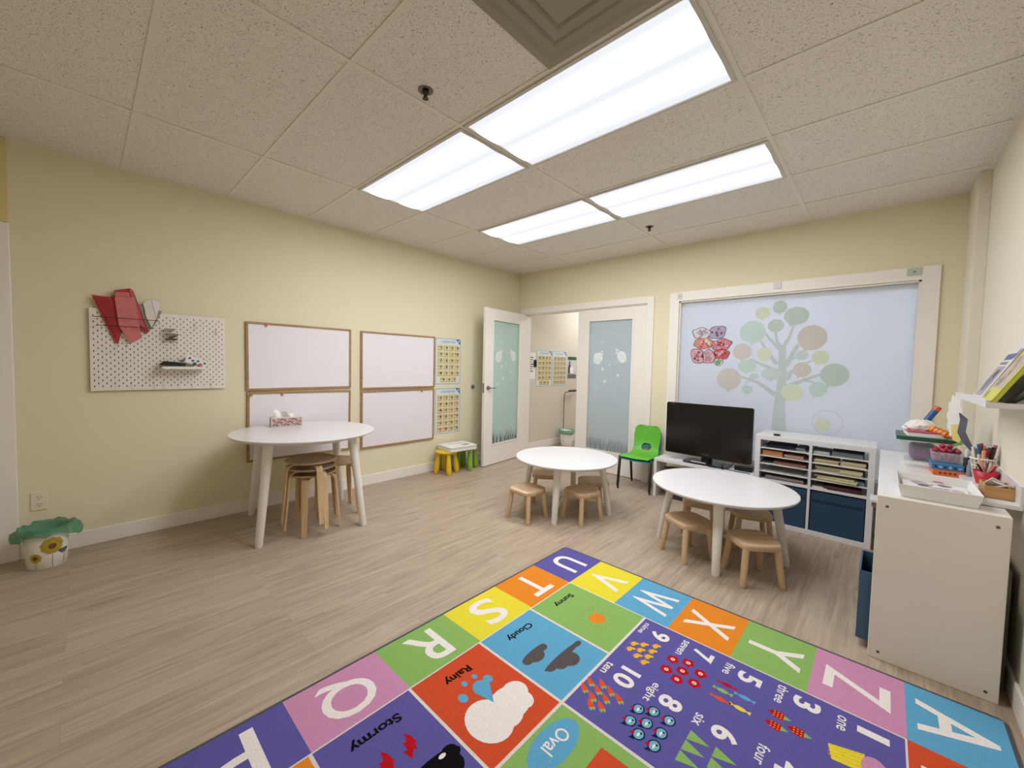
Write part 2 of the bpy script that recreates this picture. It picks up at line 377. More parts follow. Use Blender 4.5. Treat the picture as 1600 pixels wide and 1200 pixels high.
# square ceiling vent
v = thing('ceiling_vent', 'square stepped metal air vent in the ceiling beside the largest light', 'air vent', (2.79 + 0.299, -2.937 - 0.292, H))
Mv = mat('vent_paint', (150, 144, 124), rough=0.5)
def sq(prof, name):
    MB().lathe([(r * math.sqrt(2), z) for r, z in prof], n=4, ph=math.pi / 4, smooth=False, caps=(False, False)).build(name, Mv, v)
sq([(0.298, 0), (0.298, -0.008), (0.268, -0.008), (0.238, -0.002), (0.238, 0)], 'outer_flange')
sq([(0.236, -0.002), (0.232, -0.020), (0.200, -0.016), (0.178, -0.004)], 'louver')
sq([(0.176, -0.004), (0.172, -0.026), (0.140, -0.022), (0.118, -0.006)], 'louver')
MB().box(-0.118, 0.118, -0.118, 0.118, -0.026, -0.006).build('centre_plate', Mv, v, bevel=0.004)
def sprinkler(x, y, label):
    t = thing('fire_sprinkler', label, 'sprinkler', (x, y, H), group='fire sprinklers in the ceiling')
    MB().lathe([(0.036, 0), (0.036, -0.003), (0.028, -0.006), (0.020, -0.002), (0.019, -0.001)], n=24).build('escutcheon', mat('dull_chrome', (120, 112, 100), 0.35, 0.9), t)
    b = MB(); b.lathe([(0.010, -0.002), (0.016, -0.006), (0.016, -0.014), (0.008, -0.018), (0.005, -0.036)], n=14)
    b.tube([(0.013, 0, -0.02), (0.012, 0, -0.028), (0.004, 0, -0.038)], 0.0025, 6).tube([(-0.013, 0, -0.02), (-0.012, 0, -0.028), (-0.004, 0, -0.038)], 0.0025, 6)
    b.build('body', M_dark, t)
    MB().lathe([(0.014, -0.037), (0.015, -0.040)], n=16).build('deflector', M_dark, t)
sprinkler(2.263, -3.207, 'dark fire sprinkler in the ceiling tile left of the air vent')
sprinkler(2.277, -0.749, 'dark fire sprinkler in the far ceiling tiles above the frosted window wall')

# ------------------------------------------------------------------ double door in the back wall
def casing(m, x0, x1, z0, z1, wd, th=0.016, bottom=False):
    m.box(x0 - wd, x0, -th, 0, z0 if not bottom else z0 - wd, z1 + wd); m.box(x1, x1 + wd, -th, 0, z0 if not bottom else z0 - wd, z1 + wd)
    m.box(x0, x1, -th, 0, z1, z1 + wd)
    if bottom: m.box(x0, x1, -th, 0, z0 - wd, z0)
c = MB(); casing(c, DX0, DX1, 0, DZ, 0.075)
c.box(DX0, DX0 + 0.012, 0, YB, 0, DZ).box(DX1 - 0.012, DX1, 0, YB, 0, DZ).box(DX0, DX1, 0, YB, DZ - 0.012, DZ)
struct(c.build('trim_door', M_trim, bevel=0.002))
G_green = frosted('green_frosted_film', (202, 228, 218), tr=0.22)
G_blue = frosted('blue_frosted_film', (226, 238, 244), tr=0.62)
def sz_grass(m, x0, x1, z0, o, ux, uz, mi, off, seed, hmax=0.10, n=110):
    rnd = random.Random(seed)
    for i in range(n):
        x = x0 + (x1 - x0) * rnd.random(); h = hmax * (0.35 + 0.65 * rnd.random()); lean = rnd.uniform(-0.02, 0.02); wd = rnd.uniform(0.003, 0.006)
        a = min(max(x + lean, x0), x1)
        m.poly([(x - wd, z0), (x + wd, z0), (a + 0.001, z0 + h)], o, ux, uz, mi, off + 0.00002 * i)
def door_leaf(name, hinge, ang, glass, flip, handle):
    """leaf in local coords: hinge at x=0, free edge at x=Lw; room face is y=-0.0 side"""
    Lw = 0.905; r = sroot(name, hinge, ang)
    T = 0.036
    sx0, sx1, s0, s1 = 0.155, 0.75, 0.26, 1.87
    f = MB(); f.box(0, sx0, 0, T, 0.008, DZ - 0.016).box(sx1, Lw, 0, T, 0.008, DZ - 0.016).box(sx0, sx1, 0, T, 0.008, s0).box(sx0, sx1, 0, T, s1, DZ - 0.016)
    f.build('leaf', M_trim, r, bevel=0.002)
    b = MB(); q = 0.012
    for ya_, yb_ in ((-0.004, 0.010), (T - 0.010, T + 0.004)):
        b.box(sx0 - q, sx0 + q, ya_, yb_, s0 - q, s1 + q).box(sx1 - q, sx1 + q, ya_, yb_, s0 - q, s1 + q).box(sx0 + q, sx1 - q, ya_, yb_, s0 - q, s0 + q).box(sx0 + q, sx1 - q, ya_, yb_, s1 - q, s1 + q)
    b.build('glazing_bead', M_trim, r)
    p = MB().box(sx0 + 0.002, sx1 - 0.002, T / 2 - 0.003, T / 2 + 0.003, s0, s1).build('pane', glass, r)
    # window film decals on the face seen from the room
    d = MB(); side = -1 if not flip else 1
    o = (0, T / 2 - 0.0036, 0) if not flip else (0, T / 2 + 0.0036, 0)
    ux, uz = (1, 0, 0), (0, 0, 1)
    off = 0.0002 if not flip else -0.0010
    X0, X1 = sx0 + q, sx1 - q
    def px(t): return X0 + (X1 - X0) * t
    for (cx, cz, rx, rz_, a_) in ((px(0.22), 1.42, 0.055, 0.075, -0.5), (px(0.78), 1.40, 0.065, 0.075, 0.4)):
        d.poly(ell(cx, cz, rx, rz_, 20, a_, 0.1, 5), o, ux, uz, 0, off)
        for s_ in (-1, 1):
            d.poly(ell(cx + 0.06 * (1 if cx < px(.5) else -1), cz + 0.065 + 0.012 * s_, 0.028, 0.014, 12, 0.6 * s_), o, ux, uz, 0, off)
        for k in range(5):
            d.poly(ell(cx - 0.03 + 0.015 * k, cz - 0.03 + 0.02 * (k % 3), 0.005, 0.008, 8), o, ux, uz, 1, off + 0.0002 * (1 if not flip else -1))
    for (tx, cz, s_) in ((0.30, 1.20, 0.030), (0.66, 1.27, 0.034), (0.60, 1.12, 0.030), (0.80, 1.05, 0.026), (0.68, 1.60, 0.022), (0.15, 1.62, 0.02), (0.42, 1.45, 0.016), (0.45, 1.00, 0.014), (0.35, 1.36, 0.014), (0.5, 1.32, 0.02)):
        pts = []
        for k in range(12):
            rr = s_ if k % 2 == 0 else s_ * 0.45; pts.append((px(tx) + rr * math.cos(k * math.pi / 6), cz + rr * math.sin(k * math.pi / 6)))
        d.poly(pts, o, ux, uz, 0, off)
    d.build('flower_and_insect_decals', [mat('white_film', (228, 236, 230), 0.6), mat('film_gap', (185, 200, 196), 0.6)], r)
    gmb = MB(); sz_grass(gmb, X0, X1, s0 + q, o, ux, uz, 0, off, 3 + int(flip), 0.19, 260)
    if flip:
        gmb.sm = gmb.sm
    gmb.build('grass_decal', mat('grey_grass_film' + name, (92, 100, 100) if handle else (138, 148, 152), 0.6), r)
    for hz in (0.22, 1.0, 1.79):
        MB().tube([(-0.004, -0.004, hz - 0.05), (-0.004, -0.004, hz + 0.05)], 0.006, 10).build('hinge', M_metal, r)
    if handle:
        for sgn, y0 in ((-1, 0.0), (1, T)):
            h = MB(); h.tube([(Lw - 0.065, y0, 1.0), (Lw - 0.065, y0 + sgn * 0.010, 1.0)], 0.027, 20)
            h.tube([(Lw - 0.065, y0, 1.0), (Lw - 0.065, y0 + sgn * 0.048, 1.0)], 0.009, 10)
            h.tube([(Lw - 0.062, y0 + sgn * 0.048, 1.0), (Lw - 0.12, y0 + sgn * 0.052, 1.002), (Lw - 0.175, y0 + sgn * 0.045, 0.998)], [0.010, 0.009, 0.007], 10)
            h.build('handle', M_metal, r)
        MB().box(Lw - 0.0005, Lw + 0.002, T / 2 - 0.012, T / 2 + 0.012, 0.94, 1.06).build('strike_plate', M_metal, r)
    return r
# open left leaf: hinged at left jamb, swung into the room (its hall side, with the film, faces the camera)
door_leaf('door_1', (DX0 + 0.016, -0.030, 0), math.atan2(-0.905, 0.108), G_green, True, True)
# closed right leaf: hinged at right jamb
r2 = door_leaf('door_2', (DX1 - 0.016, 0.045, 0), math.pi, G_blue, True, False)

# ------------------------------------------------------------------ frosted window
wn = sroot('window_1')
c = MB(); casing(c, WX0, WX1, WZ0, WZ1, 0.098, 0.018, bottom=True); c.build('window_casing', M_trim, wn, bevel=0.002)
c = MB(); c.box(WX0, WX0 + 0.014, 0, YB, WZ0, WZ1).box(WX1 - 0.014, WX1, 0, YB, WZ0, WZ1).box(WX0, WX1, 0, YB, WZ1 - 0.014, WZ1).box(WX0, WX1, 0, YB, WZ0, WZ0 + 0.014)
c.build('window_jamb', M_trim, wn)
G_win = frosted('window_frosted_film', (209, 215, 224), tr=0.5, gloss=0.25)
MB().box(WX0 + 0.014, WX1 - 0.014, 0.030, 0.036, WZ0 + 0.014, WZ1 - 0.014).build('window_pane', G_win, wn)
PY = 0.0295    # face of the pane
# tree sticker
FX, FZ = (1, 0, 0), (0, 0, 1)
tr = thing('tree_decal', 'pale green and beige tree sticker with round leaves on the frosted window', 'window sticker', (3.21, PY, 0.62))
LEAF = [(668,280,40,36,0),(572,315,42,34,3),(760,330,72,50,0),(645,385,46,36,0),(515,420,74,62,1),(847,452,86,70,2),(457,530,54,45,2),(580,545,42,36,3),(790,550,38,26,1),(893,562,50,38,3),(484,612,52,36,1),(790,632,52,42,2),(972,660,84,64,0),(620,655,55,36,1),(520,668,26,18,1),(382,683,68,60,2),(485,742,32,24,1),(735,758,65,48,3),(880,742,52,44,1)]
LC = [mat('leaf_sage', (182, 200, 188), 0.6), mat('leaf_mint', (188, 207, 200), 0.6), mat('leaf_beige', (200, 193, 186), 0.6), mat('leaf_lime', (206, 213, 188), 0.6)]
M_trunk = mat('trunk_film', (188, 200, 197), 0.6)
H_ = [(668,280,3.192,1.88),(515,420,2.982,1.66),(660,770,3.216,1.078),(660,960,3.23,0.765),(382,683,2.796,1.204),(972,660,3.607,1.272),(930,930,3.576,0.855),(450,800,2.912,1.005),(120,215,2.306,2.076),(1455,80,4.081,2.076)]
def solve_h():
    A = []; B = []
    for x, y, X, Z in H_:
        x /= 1000; y /= 1000
        A.append([x, y, 1, 0, 0, 0, -x * X, -y * X]); B.append(X); A.append([0, 0, 0, x, y, 1, -x * Z, -y * Z]); B.append(Z)
    import numpy as np
    return np.linalg.lstsq(np.array(A), np.array(B), rcond=None)[0]
_h = solve_h()
def wp(x, y):
    x /= 1000; y /= 1000; d = _h[6] * x + _h[7] * y + 1
    return (float((_h[0] * x + _h[1] * y + _h[2]) / d), float((_h[3] * x + _h[4] * y + _h[5]) / d))
TO = (-3.21, 0, -0.62)
def stroke(m, pts, wds, off):
    L_ = []; R_ = []
    P = [Vector(wp(*p)) for p in pts]
    for i, p in enumerate(P):
        t = (P[min(i + 1, len(P) - 1)] - P[max(i - 1, 0)]).normalized(); n = Vector((-t.y, t.x)); k = wds[i] / 800 / 2
        L_.append(tuple(p + n * k)); R_.append(tuple(p - n * k))
    for i in range(len(P) - 1):
        q = [L_[i], R_[i], R_[i + 1], L_[i + 1]]
        m.poly(q, TO, FX, FZ, 0, off)
tm = MB()
BR = [([(660,1000),(662,860),(672,760),(680,640),(682,500)],[96,74,62,52,44]),([(682,520),(650,470),(640,400)],[26,18,14]),([(685,510),(720,450),(745,380)],[30,20,14]),([(670,520),(610,460),(580,420)],[26,18,12]),([(650,600),(590,520),(560,470)],[30,20,12]),([(650,640),(560,600),(500,570)],[30,20,12]),([(640,770),(540,700),(450,670)],[36,24,14]),([(700,610),(740,540),(770,490)],[34,28,24]),([(705,690),(740,640),(790,640)],[24,18,10]),([(705,660),(780,610),(860,575)],[22,14,10]),([(700,730),(800,690),(900,655)],[34,24,14]),([(800,690),(850,700),(880,730)],[14,12,10]),([(690,600),(740,570),(780,550)],[22,12,8]),([(520,690),(480,700),(470,740)],[10,8,8])]
for i, (p, ws) in enumerate(BR): stroke(tm, p, ws, 0.0002 + 0.00004 * i)
tm.build('trunk', M_trunk, tr)
for i, (x, y, rx, ry, c_) in enumerate(LEAF):
    cx, cz = wp(x, y); ax = (Vector(wp(x + rx, y)) - Vector((cx, cz))).length; az = (Vector(wp(x, y + ry)) - Vector((cx, cz))).length
    pts = ell(cx, cz, ax, az, 32); k = 24 if x < 680 else 22
    tip = pts[k]; cc = Vector((cx, cz)); pts[k] = tuple(cc + (Vector(tip) - cc) * 1.28)
    MB().poly(pts, TO, FX, FZ, 0, 0.0010 + 0.00004 * i).build('leaf', LC[c_], tr)
# pale round figure sticker low on the pane
t = thing('round_decal', 'faint round sticker low on the frosted window behind the shelf unit', 'window sticker', (3.576, PY, 0.86))
ring = MB(); n = 40
for k in range(n):
    a0, a1 = 2 * math.pi * k / n, 2 * math.pi * (k + 1) / n
    ring.poly([(0.105 * math.cos(a0), 0.105 * math.sin(a0)), (0.105 * math.cos(a1), 0.105 * math.sin(a1)), (0.101 * math.cos(a1), 0.101 * math.sin(a1)), (0.101 * math.cos(a0), 0.101 * math.sin(a0))][::-1], (0, 0, 0), FX, FZ, 0, 0.0004)
ring.build('ring', mat('ring_film', (170, 182, 190), 0.6), t)
MB().poly(ell(-0.03, -0.02, 0.055, 0.06, 24, 0, 0.15, 4), (0, 0, 0), FX, FZ, 0, 0.0006).build('blob', LC[3], t)
# crayon-coloured paper cut-outs
def cutout(x, z, pts, cols, label, seed):
    t = thing('paper_cutout', label, 'paper cutout', (x, PY, z), group='coloured paper cutouts on the frosted window')
    rnd = random.Random(seed)
    MB().poly(pts, (0, 0, 0), FX, FZ, 0, 0.0004, 0.0006).build('outline', mat('pencil_line', (112, 96, 108), 0.8), t)
    MB().poly([(a * 0.90, b * 0.90) for a, b in pts], (0, 0, 0), FX, FZ, 0, 0.0014).build('paper', mat('cut_' + cols[0], CC[cols[0]], 0.8, noise=0.2, nscale=120), t)
    d = MB(); ms = [mat('cut_' + c_, CC[c_], 0.8, noise=0.2, nscale=120) for c_ in cols[1:]]
    rx = max(a for a, b in pts); ry = max(b for a, b in pts)
    for k in range(20):
        a_ = rnd.random() * 6.28; q = rnd.random() * 0.66
        d.poly(ell(rx * q * math.cos(a_), ry * q * math.sin(a_), rnd.uniform(0.006, 0.017), rnd.uniform(0.005, 0.013), 9, rnd.random() * 3), (0, 0, 0), FX, FZ, k % len(ms), 0.0017 + 0.00006 * k)
    d.build('crayon_marks', ms, t)
CC = dict(cream=(214, 206, 200), grey=(150, 142, 156), purple=(176, 160, 186), dpurple=(92, 70, 96), red=(196, 88, 92), dred=(140, 60, 66), pink=(214, 160, 172), rose=(200, 122, 136), orange=(206, 140, 124), green=(190, 208, 190), dgreen=(130, 150, 134), dark=(84, 66, 78))
cutout(2.522, 1.665, ell(0, 0, 0.092, 0.058, 30, -0.1, 0.08, 5), ['cream', 'grey', 'purple'], 'grey and cream paper cutout at the top left of the cluster', 1)
cutout(2.672, 1.668, ell(0, 0, 0.086, 0.066, 30, 0.3, 0.09, 4), ['purple', 'dpurple', 'grey'], 'purple paper cutout at the top right of the cluster', 2)
cutout(2.545, 1.560, ell(0, 0, 0.096, 0.060, 30, 0, 0.06, 6), ['orange', 'red', 'cream'], 'orange and red paper cutout, left of the middle row of the cluster', 3)
cutout(2.715, 1.545, ell(0, 0, 0.096, 0.060, 30, 0.15, 0.08, 5, 1), ['rose', 'dred', 'pink'], 'dark red paper cutout with a round end, right of the middle row', 4)
cutout(2.492, 1.430, ell(0, 0, 0.066, 0.086, 30, 0.5, 0.07, 4), ['pink', 'dark', 'rose'], 'pink paper cutout with a dark patch at the bottom left of the cluster', 5)
cutout(2.600, 1.425, ell(0, 0, 0.070, 0.072, 30, 0, 0.08, 5), ['pink', 'rose', 'dgreen'], 'mottled pink paper cutout in the middle of the bottom row', 6)
cutout(2.718, 1.450, ell(0, 0, 0.078, 0.056, 30, 0, 0.06, 5), ['red', 'dred', 'pink'], 'bright red paper cutout above the little green one', 7)
cutout(2.696, 1.372, ell(0, 0, 0.044, 0.040, 24), ['green', 'dgreen'], 'small round pale green paper cutout at the bottom of the cluster', 8)
# fittings on the casing
def clip(x, z, label, rgb, wd=0.04):
    t = tag(MB().box(-wd, wd, -0.006, 0, -0.028, 0.028).poly(ell(0, 0, 0.008, 0.008, 12), (0, -0.0062, 0), FX, FZ, 1, 0.0002).build('casing_clip', [mat('clip_' + str(rgb[0]), rgb, 0.3), M_metal], None, (x, -0.0185, z), bevel=0.002), label, 'clip', 'clips on the window casing')
clip(3.172, 2.068, 'clear square clip in the middle of the top window casing', (214, 208, 204), 0.030)
clip(2.306, 2.058, 'clear square clip at the top left corner of the window casing', (208, 202, 196), 0.022)
clip(4.046, 2.068, 'pale green clip at the top right corner of the window casing', (190, 200, 178), 0.040)

# ------------------------------------------------------------------ things on the left wall
LX = (0, -1, 0)     # reading direction along the left wall is towards the corner (+y)
# pegboard
pb = thing('pegboard', 'white perforated pegboard hanging on the left wall', 'pegboard', (0, -3.940, 1.338))
m = MB(); m.box(0.012, 0.020, -0.380, 0.380, -0.282, 0.282)
m.build('board', [mat('pegboard_white', (236, 228, 218), 0.45)], pb, bevel=0.003)
hs = MB()
for i in range(37):
    for j in range(13):
        y = -0.36 + i * 0.02; z = -0.25 + j * 0.04 + (0.02 if i % 2 else 0)
        if abs(z) > 0.27: continue
        hs.poly(rrect(y - 0.0026, y + 0.0026, z - 0.0066, z + 0.0066, 0.0025, 3), (0.0201, 0, 0), (0, 1, 0), (0, 0, 1), 0, 0.0002)
hs.build('slots', mat('slot_shadow', (70, 58, 48), 0.9), pb)['kind'] = 'stuff'
MB().box(0, 0.012, -0.34, -0.30, -0.24, 0.24).build('spacer', M_whitep, pb); MB().box(0, 0.012, 0.30, 0.34, -0.24, 0.24).build('spacer', M_whitep, pb)
for i, (y, z) in enumerate([(0.19, 0.20), (0.325, 0.17), (-0.25, -0.27), (-0.17, -0.25), (-0.05, -0.25), (0.0, -0.25), (0.09, -0.25), (0.17, -0.25), (0.29, -0.25), (-0.245, 0.02), (-0.19, 0.05)]):
    MB().tube([(0.020, y, z + 0.03), (0.030, y, z + 0.02), (0.030, y, z - 0.02), (0.042, y, z - 0.028), (0.046, y, z - 0.018)], 0.0018, 6).build('hook', M_whitep, pb)
# wire rail
rl = thing('wire_rail', 'dark wire rail holding folded paper on the pegboard', 'wire rail', (0.021, -3.94, 1.338))
for z, yy0, yy1 in ((0.222, -0.352, -0.028), (0.165, -0.345, -0.055)):
    MB().tube([(0, yy0, z), (0.035, yy0 + 0.002, z), (0.042, yy0 + 0.02, z), (0.042, yy1 - 0.02, z), (0.035, yy1, z), (0, yy1, z)], 0.0022, 8).build('wire', M_dark, rl)
# folded papers
def folded(y0, z0, pts, rgb, label, name='folded_paper', x=0.026, extra=None):
    t = thing(name, label, 'folded paper', (x, y0, z0), group='folded papers in the wire rail')
    MB().poly(pts, (0, 0, 0), (0, 1, 0), (0, 0, 1), 0, 0.0, 0.003).build('sheet', mat('paper_%d_%d' % (rgb[0], rgb[1]), rgb, 0.8, noise=0.1, nscale=30), t)
    if extra:
        for p, c_, off in extra: MB().poly(p, (0, 0, 0), (0, 1, 0), (0, 0, 1), 0, off, 0.002).build('fold', mat('paper_%d_%d' % (c_[0], c_[1]), c_, 0.8), t)
folded(-4.20, 1.56, [(-0.105, 0.145), (-0.02, 0.14), (0.02, 0.165), (0.055, 0.0), (0.02, -0.18), (0.0, -0.16), (-0.05, -0.02)], (176, 58, 58), 'dark red paper fan tucked into the wire rail, leftmost of the papers', extra=[([(-0.09, 0.13), (-0.02, 0.125), (0.012, -0.15)], (158, 44, 46), 0.005)])
folded(-4.12, 1.57, [(-0.075, 0.18), (0.005, 0.205), (0.02, 0.19), (0.10, -0.09), (0.085, -0.11), (0.03, -0.05), (-0.05, 0.02)], (172, 62, 66), 'tall dark red folded paper right of the pink strip', x=0.030, extra=[([(0.0, 0.20), (0.012, 0.20), (0.085, -0.08), (0.04, -0.03)], (196, 92, 96), 0.006)])
folded(-4.145, 1.53, [(-0.050, 0.175), (0.052, 0.185), (0.085, -0.10), (0.03, -0.14), (-0.03, -0.03)], (208, 118, 116), 'pink folded paper strip in front of the red papers', x=0.040, extra=[([(-0.045, 0.21), (0.025, 0.215), (0.03, 0.186), (-0.045, 0.176)], (214, 112, 112), 0.0)])
folded(-4.035, 1.585, [(-0.055, 0.075), (0.03, 0.08), (0.062, 0.05), (0.09, 0.05), (0.045, -0.06), (0.025, -0.09), (0.0, -0.06)], (150, 146, 128), 'grey folded paper behind the white cone', x=0.024)
folded(-4.018, 1.60, [(-0.03, 0.08), (0.02, 0.115), (0.062, 0.095), (0.04, -0.02), (0.012, -0.09), (-0.015, -0.02)], (226, 220, 212), 'white folded paper cone at the right end of the wire rail', x=0.032, extra=[([(0.015, 0.112), (0.062, 0.095), (0.04, -0.02)], (232, 226, 230), 0.004)])
# little shelf and what is on it
ps = tag(MB().box(0.0, 0.090, -0.128, 0.128, -0.012, 0.0).box(0.084, 0.090, -0.128, 0.128, 0, 0.008).box(0, 0.09, -0.128, -0.122, 0, 0.008).box(0, 0.09, 0.122, 0.128, 0, 0.008).build('peg_shelf', M_whitep, None, (0.021, -3.828, 1.222), bevel=0.002), 'small white shelf hooked on the lower right of the pegboard', 'shelf')
t = thing('stapler', 'black stapler lying on the small pegboard shelf', 'stapler', (0.060, -3.880, 1.2225), R(2))
MB().box(-0.018, 0.018, -0.075, 0.060, 0, 0.010).build('base', M_black, t, bevel=0.003)
MB().poly([(-0.095, 0.016), (-0.065, 0.046), (0.02, 0.038), (0.062, 0.028), (0.066, 0.011)], (-0.014, 0, 0), (0, 1, 0), (0, 0, 1), 0, 0, 0.028).build('arm', M_black, t)
t = thing('picture_card', 'white card with small printed pictures leaning on the pegboard shelf', 'card', (0.045, -3.745, 1.262), 0)
MB().box(-0.001, 0.001, -0.075, 0.060, -0.030, 0.030, rot=rot('X', R(-25))).build('card', M_paper, t)
dm = MB()
for k, (a, b) in enumerate([(-0.03, 0.0), (0.0, 0.01), (0.03, -0.008), (0.045, 0.012), (-0.055, 0.01)]): dm.poly(ell(a, b, 0.010, 0.008, 10, k), (0.0012, 0, 0), Vector((0, math.cos(R(-25)), math.sin(R(-25)))), Vector((0, -math.sin(R(-25)), math.cos(R(-25)))), 0, 0.0002)
dm.build('pictures', mat('card_print', (110, 88, 120), 0.7), t)
t = thing('small_tube', 'dark green and white tube standing on the pegboard shelf', 'tube', (0.060, -3.762, 1.2225)); MB().lathe([(0.010, 0), (0.012, 0.004), (0.011, 0.034), (0.004, 0.040)], 14).build('body', mat('tube_green', (40, 96, 84), 0.4), t); MB().lathe([(0.0135, 0), (0.0135, 0.014)], 14).build('cap', M_whitep, t)
t = thing('small_tube', 'little orange cone shaped tube at the right end of the pegboard shelf', 'tube', (0.062, -3.732, 1.2225)); MB().lathe([(0.013, 0), (0.011, 0.012), (0.003, 0.034)], 14).build('body', mat('tube_orange', (206, 92, 60), 0.4), t)
tag(MB().tube([(0.05, -3.86, 1.275), (0.03, -3.72, 1.279)], 0.003, 8).build('pencil', M_dark), 'thin dark pencil resting across the pegboard shelf', 'pencil')
t = thing('clip_holder', 'small clear holder with a dark clip in the middle of the pegboard', 'holder', (0.021, -3.90, 1.46))
MB().box(0, 0.05, -0.035, 0.035, 0.045, 0.05).box(0, 0.05, -0.035, 0.035, 0.012, 0.017).build('tray', mat('clear_shelf', (206, 200, 186), 0.2), t, bevel=0.002)
MB().box(0.012, 0.03, -0.032, 0.038, -0.035, -0.022).tube([(0.02, -0.01, -0.022), (0.024, 0.02, -0.008), (0.02, 0.045, 0.01)], [0.008, 0.007, 0.004], 8).build('clip', mat('brown_clip', (84, 66, 58), 0.4), t)
MB().tube([(0.004, -0.03, -0.045), (0.03, -0.03, -0.05), (0.03, -0.03, -0.10), (0.03, 0.03, -0.10), (0.03, 0.03, -0.05), (0.004, 0.03, -0.045)], 0.002, 6).build('wire_loop', mat('pale_wire', (190, 180, 164), 0.4), t)

# whiteboards
def whiteboard(yc, zc, hy, hz, label, tilt=0.0, clips=()):
    t = thing('whiteboard', label, 'whiteboard', (0.001, yc, zc), group='whiteboards on the left wall')
    t.rotation_euler = (tilt, 0, 0)
    f = MB(); q = 0.018
    f.box(0, 0.018, -hy, -hy + q, -hz, hz).box(0, 0.018, hy - q, hy, -hz, hz).box(0, 0.018, -hy + q, hy - q, -hz, -hz + q).box(0, 0.018, -hy + q, hy - q, hz - q, hz)
    f.build('frame', M_oak, t, bevel=0.002)
    MB().box(0.001, 0.012, -hy + q, hy - q, -hz + q, hz - q).build('panel', mat('whiteboard_surface', (238, 233, 236), 0.22), t)
    for y in clips: MB().box(0.014, 0.026, y - 0.008, y + 0.008, hz - 0.035, hz - 0.008).build('clip', mat('brass_clip', (176, 132, 84), 0.4), t, bevel=0.002)
whiteboard(-2.960, 1.322, 0.454, 0.292, 'large whiteboard with wooden frame, upper one of the left pair', R(0.1), (-0.30,))
whiteboard(-2.960, 0.712, 0.450, 0.300, 'whiteboard with wooden frame behind the tall white table', R(-0.6), (-0.18, -0.42))
whiteboard(-1.941, 1.310, 0.462, 0.300, 'whiteboard with wooden frame, upper one beside the letter posters', 0, ())
whiteboard(-1.941, 0.692, 0.458, 0.302, 'whiteboard with wooden frame, lower one beside the letter posters', 0, (0.28,))

# pinyin posters
INI = 'b p m f d t n l g k h j q x zh ch sh r z c s y w'.split()
FIN = 'a o e i u ü ai ei ui ao ou iu ie üe er an en in un ün ang eng ing ong'.split()
def poster(yc, zc, title, items, label, tan, seed, w_=0.392, h_=0.566, group='alphabet posters'):
    t = thing('letter_poster', label, 'poster', (0.001, yc, zc), group=group)
    O = (0.0, 0, 0); UX, UZ = (0, 1, 0), (0, 0, 1)
    MB().poly(rrect(-w_ / 2, w_ / 2, -h_ / 2, h_ / 2, 0.022), O, UX, UZ, 0, 0, 0.002).build('sheet', mat('poster_sheet', (222, 228, 226), 0.5), t)
    p = MB(); rnd = random.Random(seed)
    P, Q = rrect(-w_ / 2 + 0.005, w_ / 2 - 0.005, -h_ / 2 + 0.005, h_ / 2 - 0.005, 0.02), rrect(-w_ / 2 + 0.010, w_ / 2 - 0.010, -h_ / 2 + 0.010, h_ / 2 - 0.010, 0.017)
    for i in range(len(P)): j = (i + 1) % len(P); p.poly([P[i], P[j], Q[j], Q[i]], O, UX, UZ, 0, 0.0022)
    p.poly([(w_ / 2 - 0.085, h_ / 2 - 0.006), (w_ / 2 - 0.006, h_ / 2 - 0.085), (w_ / 2 - 0.006, h_ / 2 - 0.02), (w_ / 2 - 0.02, h_ / 2 - 0.006)], O, UX, UZ, 1, 0.0024)
    p.poly(ell(w_ / 2 - 0.030, h_ / 2 - 0.030, 0.011, 0.011, 12), O, UX, UZ, 2, 0.0026)
    p.glyph(title, -0.005, h_ / 2 - 0.045, 0.23, 0.034, O, UX, UZ, 3, 0.0026)
    X0, X1, Z0, Z1 = -w_ / 2 + 0.028, w_ / 2 - 0.022, -h_ / 2 + 0.020, h_ / 2 - 0.082
    cw, chh = (X1 - X0) / 4, (Z1 - Z0) / 6
    cols = [6, 7, 8, 9, 10]
    for k, s_ in enumerate(items):
        r_, c_ = divmod(k, 4); x = X0 + cw * c_; z = Z1 - chh * (r_ + 1)
        if r_ == 5 and len(items) == 23: x += cw * 0.5
        p.poly(rrect(x + 0.002, x + cw - 0.002, z + 0.002, z + chh - 0.002, 0.004, 2), O, UX, UZ, 4, 0.0024)
        p.glyph(s_, x + cw * 0.27, z + chh * 0.62, min(0.030, 0.013 + 0.009 * (len(s_) - 1)), 0.022, O, UX, UZ, 5, 0.0027)
        p.poly(ell(x + cw * 0.70, z + chh * 0.55, cw * 0.17, chh * 0.24, 10, rnd.random() * 3, 0.15, 3), O, UX, UZ, cols[rnd.randrange(5)], 0.0027)
        p.poly(ell(x + cw * 0.72, z + chh * 0.48, cw * 0.08, chh * 0.12, 8), O, UX, UZ, cols[rnd.randrange(5)], 0.0030)
        for q in range(3): p.poly([(x + 0.010 + 0.024 * q, z + 0.010), (x + 0.028 + 0.024 * q, z + 0.010), (x + 0.028 + 0.024 * q, z + 0.016), (x + 0.010 + 0.024 * q, z + 0.016)], O, UX, UZ, 6 if q % 2 else 9, 0.0028)
    p.build('print', [mat('poster_border', (84, 118, 138), 0.5), mat('poster_corner', (60, 122, 170), 0.5), M_paper, mat('poster_title', (96, 130, 178), 0.5), mat('poster_cell' + str(seed), tan, 0.5), mat('poster_letter', (70, 66, 60), 0.5),
                      mat('pic_brown', (150, 120, 76), 0.5), mat('pic_green', (112, 146, 84), 0.5), mat('pic_orange', (206, 132, 84), 0.5), mat('pic_grey', (110, 112, 104), 0.5), mat('pic_dark', (54, 52, 44), 0.5)], t)
poster(-1.270, 1.322, '汉语拼音声母表', INI, 'upper blue-edged letter poster on the wall right of the whiteboards', (222, 206, 150), 1)
